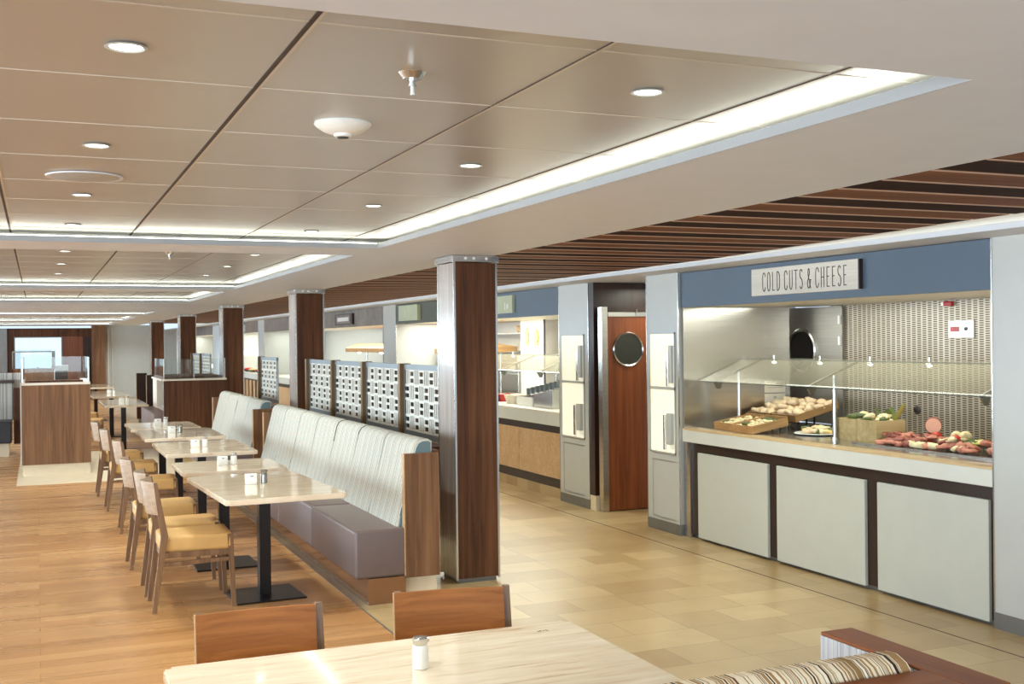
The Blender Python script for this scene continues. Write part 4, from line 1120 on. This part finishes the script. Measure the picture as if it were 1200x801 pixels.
# left window wall (outside the frame; lets daylight in)
lw = B(-6.1, -6.0, -3, 36.1, 0, .55).box(-6.1, -6.0, -3, 36.1, 2.1, 2.35)
for k in range(17): lw.box(-6.1, -6.0, -3 + k * 2.4, -2.75 + k * 2.4, .55, 2.1)
struct(lw, 'wall_left', MT['white'])

# ------------------------------------------------------------------ light
def area(name, loc, rot, sx, sy, power, col=(1, 1, 1), spread=PI):
    d = bpy.data.lights.new(name, 'AREA'); d.shape = 'RECTANGLE'; d.size = sx; d.size_y = sy; d.energy = power; d.color = col; d.spread = spread
    o = bpy.data.objects.new(name, d); o.location = loc; o.rotation_euler = rot; COL.objects.link(o); return o
def spot(name, loc, power, col, angle=2.0, blend=.8, r=.05):
    d = bpy.data.lights.new(name, 'SPOT'); d.energy = power; d.color = col; d.spot_size = angle; d.spot_blend = blend; d.shadow_soft_size = r
    o = bpy.data.objects.new(name, d); o.location = loc; COL.objects.link(o); return o
WARM = (1, .86, .66)
for x, y in dl_pos: spot('downlight_lamp', (x, y, ZC - .02), 58 if x < 1 else (22 if y < 3 else 70), WARM, 2.2, .9, .04)
for y in (4.4, 6.4, 8.2, 10, 12, 14, 17, 20, 24, 28): spot('aisle_fill', (3.7, y, 2.17), 50 if y < 5 else 130, (1, .85, .6), 2.4, .9, .05)  # unseen fill spots added below the slats to light the aisle
for y in (16, 18.5, 21, 24, 27, 30, 33): spot('far_fill', (.6, y, 2.17), 110, (1, .88, .72), 2.4, .9, .05)  # unseen fill spots added to brighten the far seating
for y0, y1, p in ((4.75, 7.85, 36), (10.3, 15.7, 110), (16.6, 21.1, 50), (21.4, 26.0, 50), (27.1, 30.3, 50), (34.6, 41.9, 80)):
    area('valance_fill', (5.35, (y0 + y1) / 2, 1.87), (0, 0, 0), .5, y1 - y0, p, (1, .87, .66))  # unseen area lamps added to brighten the station interiors
for y in (31.5, 34.2): spot('end_fill', (2.3, y, 2.17), 190, (1, .92, .8), 2.6, .9, .08)  # unseen fill spots added to lift the white end wall
for y in (33, 38, 44): spot('end_fill', (3.8, y, 2.15), 110, (1, .92, .8), 2.6, .9, .08)  # more added fill for the far right end
area('passage_lamp', (5.5, 8.95, 2.1), (0, 0, 0), .4, .6, 14, (1, .84, .6))
# daylight through the window wall, plus an added fill lamp behind the camera
area('daylight_left', (-5.9, 15, 1.35), (0, -PI / 2, 0), 1.5, 42, 1900, (1, .965, .90))
area('rear_fill', (-1.5, -2.8, 1.4), (PI / 2, 0, 0), 9, 2.0, 260, (1, .97, .91))  # added fill, no window known on this side
w = bpy.data.worlds.new('sky_light'); scn.world = w; w.use_nodes = True
bg = w.node_tree.nodes['Background']; bg.inputs[0].default_value = (.98, .98, 1, 1); bg.inputs[1].default_value = 1.0

# ------------------------------------------------------------------ camera (frame treated as 1200x801)
f = 1316.157; yaw, pitch, roll = math.radians(22.9325), math.radians(-.1023), math.radians(-.6356)
fw = Vector((math.sin(yaw) * math.cos(pitch), math.cos(yaw) * math.cos(pitch), math.sin(pitch)))
rt = Vector((math.cos(yaw), -math.sin(yaw), 0)); up = rt.cross(fw)
r2 = math.cos(roll) * rt + math.sin(roll) * up; u2 = -math.sin(roll) * rt + math.cos(roll) * up
cd = bpy.data.cameras.new('camera'); cam = bpy.data.objects.new('camera', cd); COL.objects.link(cam)
cd.sensor_width = 36; cd.lens = f / 1200 * 36; cd.clip_start = .05
M4 = Matrix((r2, u2, -fw)).transposed().to_4x4(); M4.translation = (0, 0, 1.62)
cam.matrix_world = M4
scn.camera = cam
scn.view_settings.view_transform = 'Standard'
scn.view_settings.exposure = 0.0
try:
    scn.view_settings.use_white_balance = True; scn.view_settings.white_balance_temperature = 5200; scn.view_settings.white_balance_tint = 0
except Exception: pass
scn.cycles.max_bounces = 6; scn.cycles.diffuse_bounces = 4; scn.cycles.glossy_bounces = 4; scn.cycles.transparent_max_bounces = 12
scn.cycles.sample_clamp_indirect = 6; scn.cycles.caustics_reflective = False; scn.cycles.caustics_refractive = False
try: scn.cycles.use_denoising = True
except Exception: pass
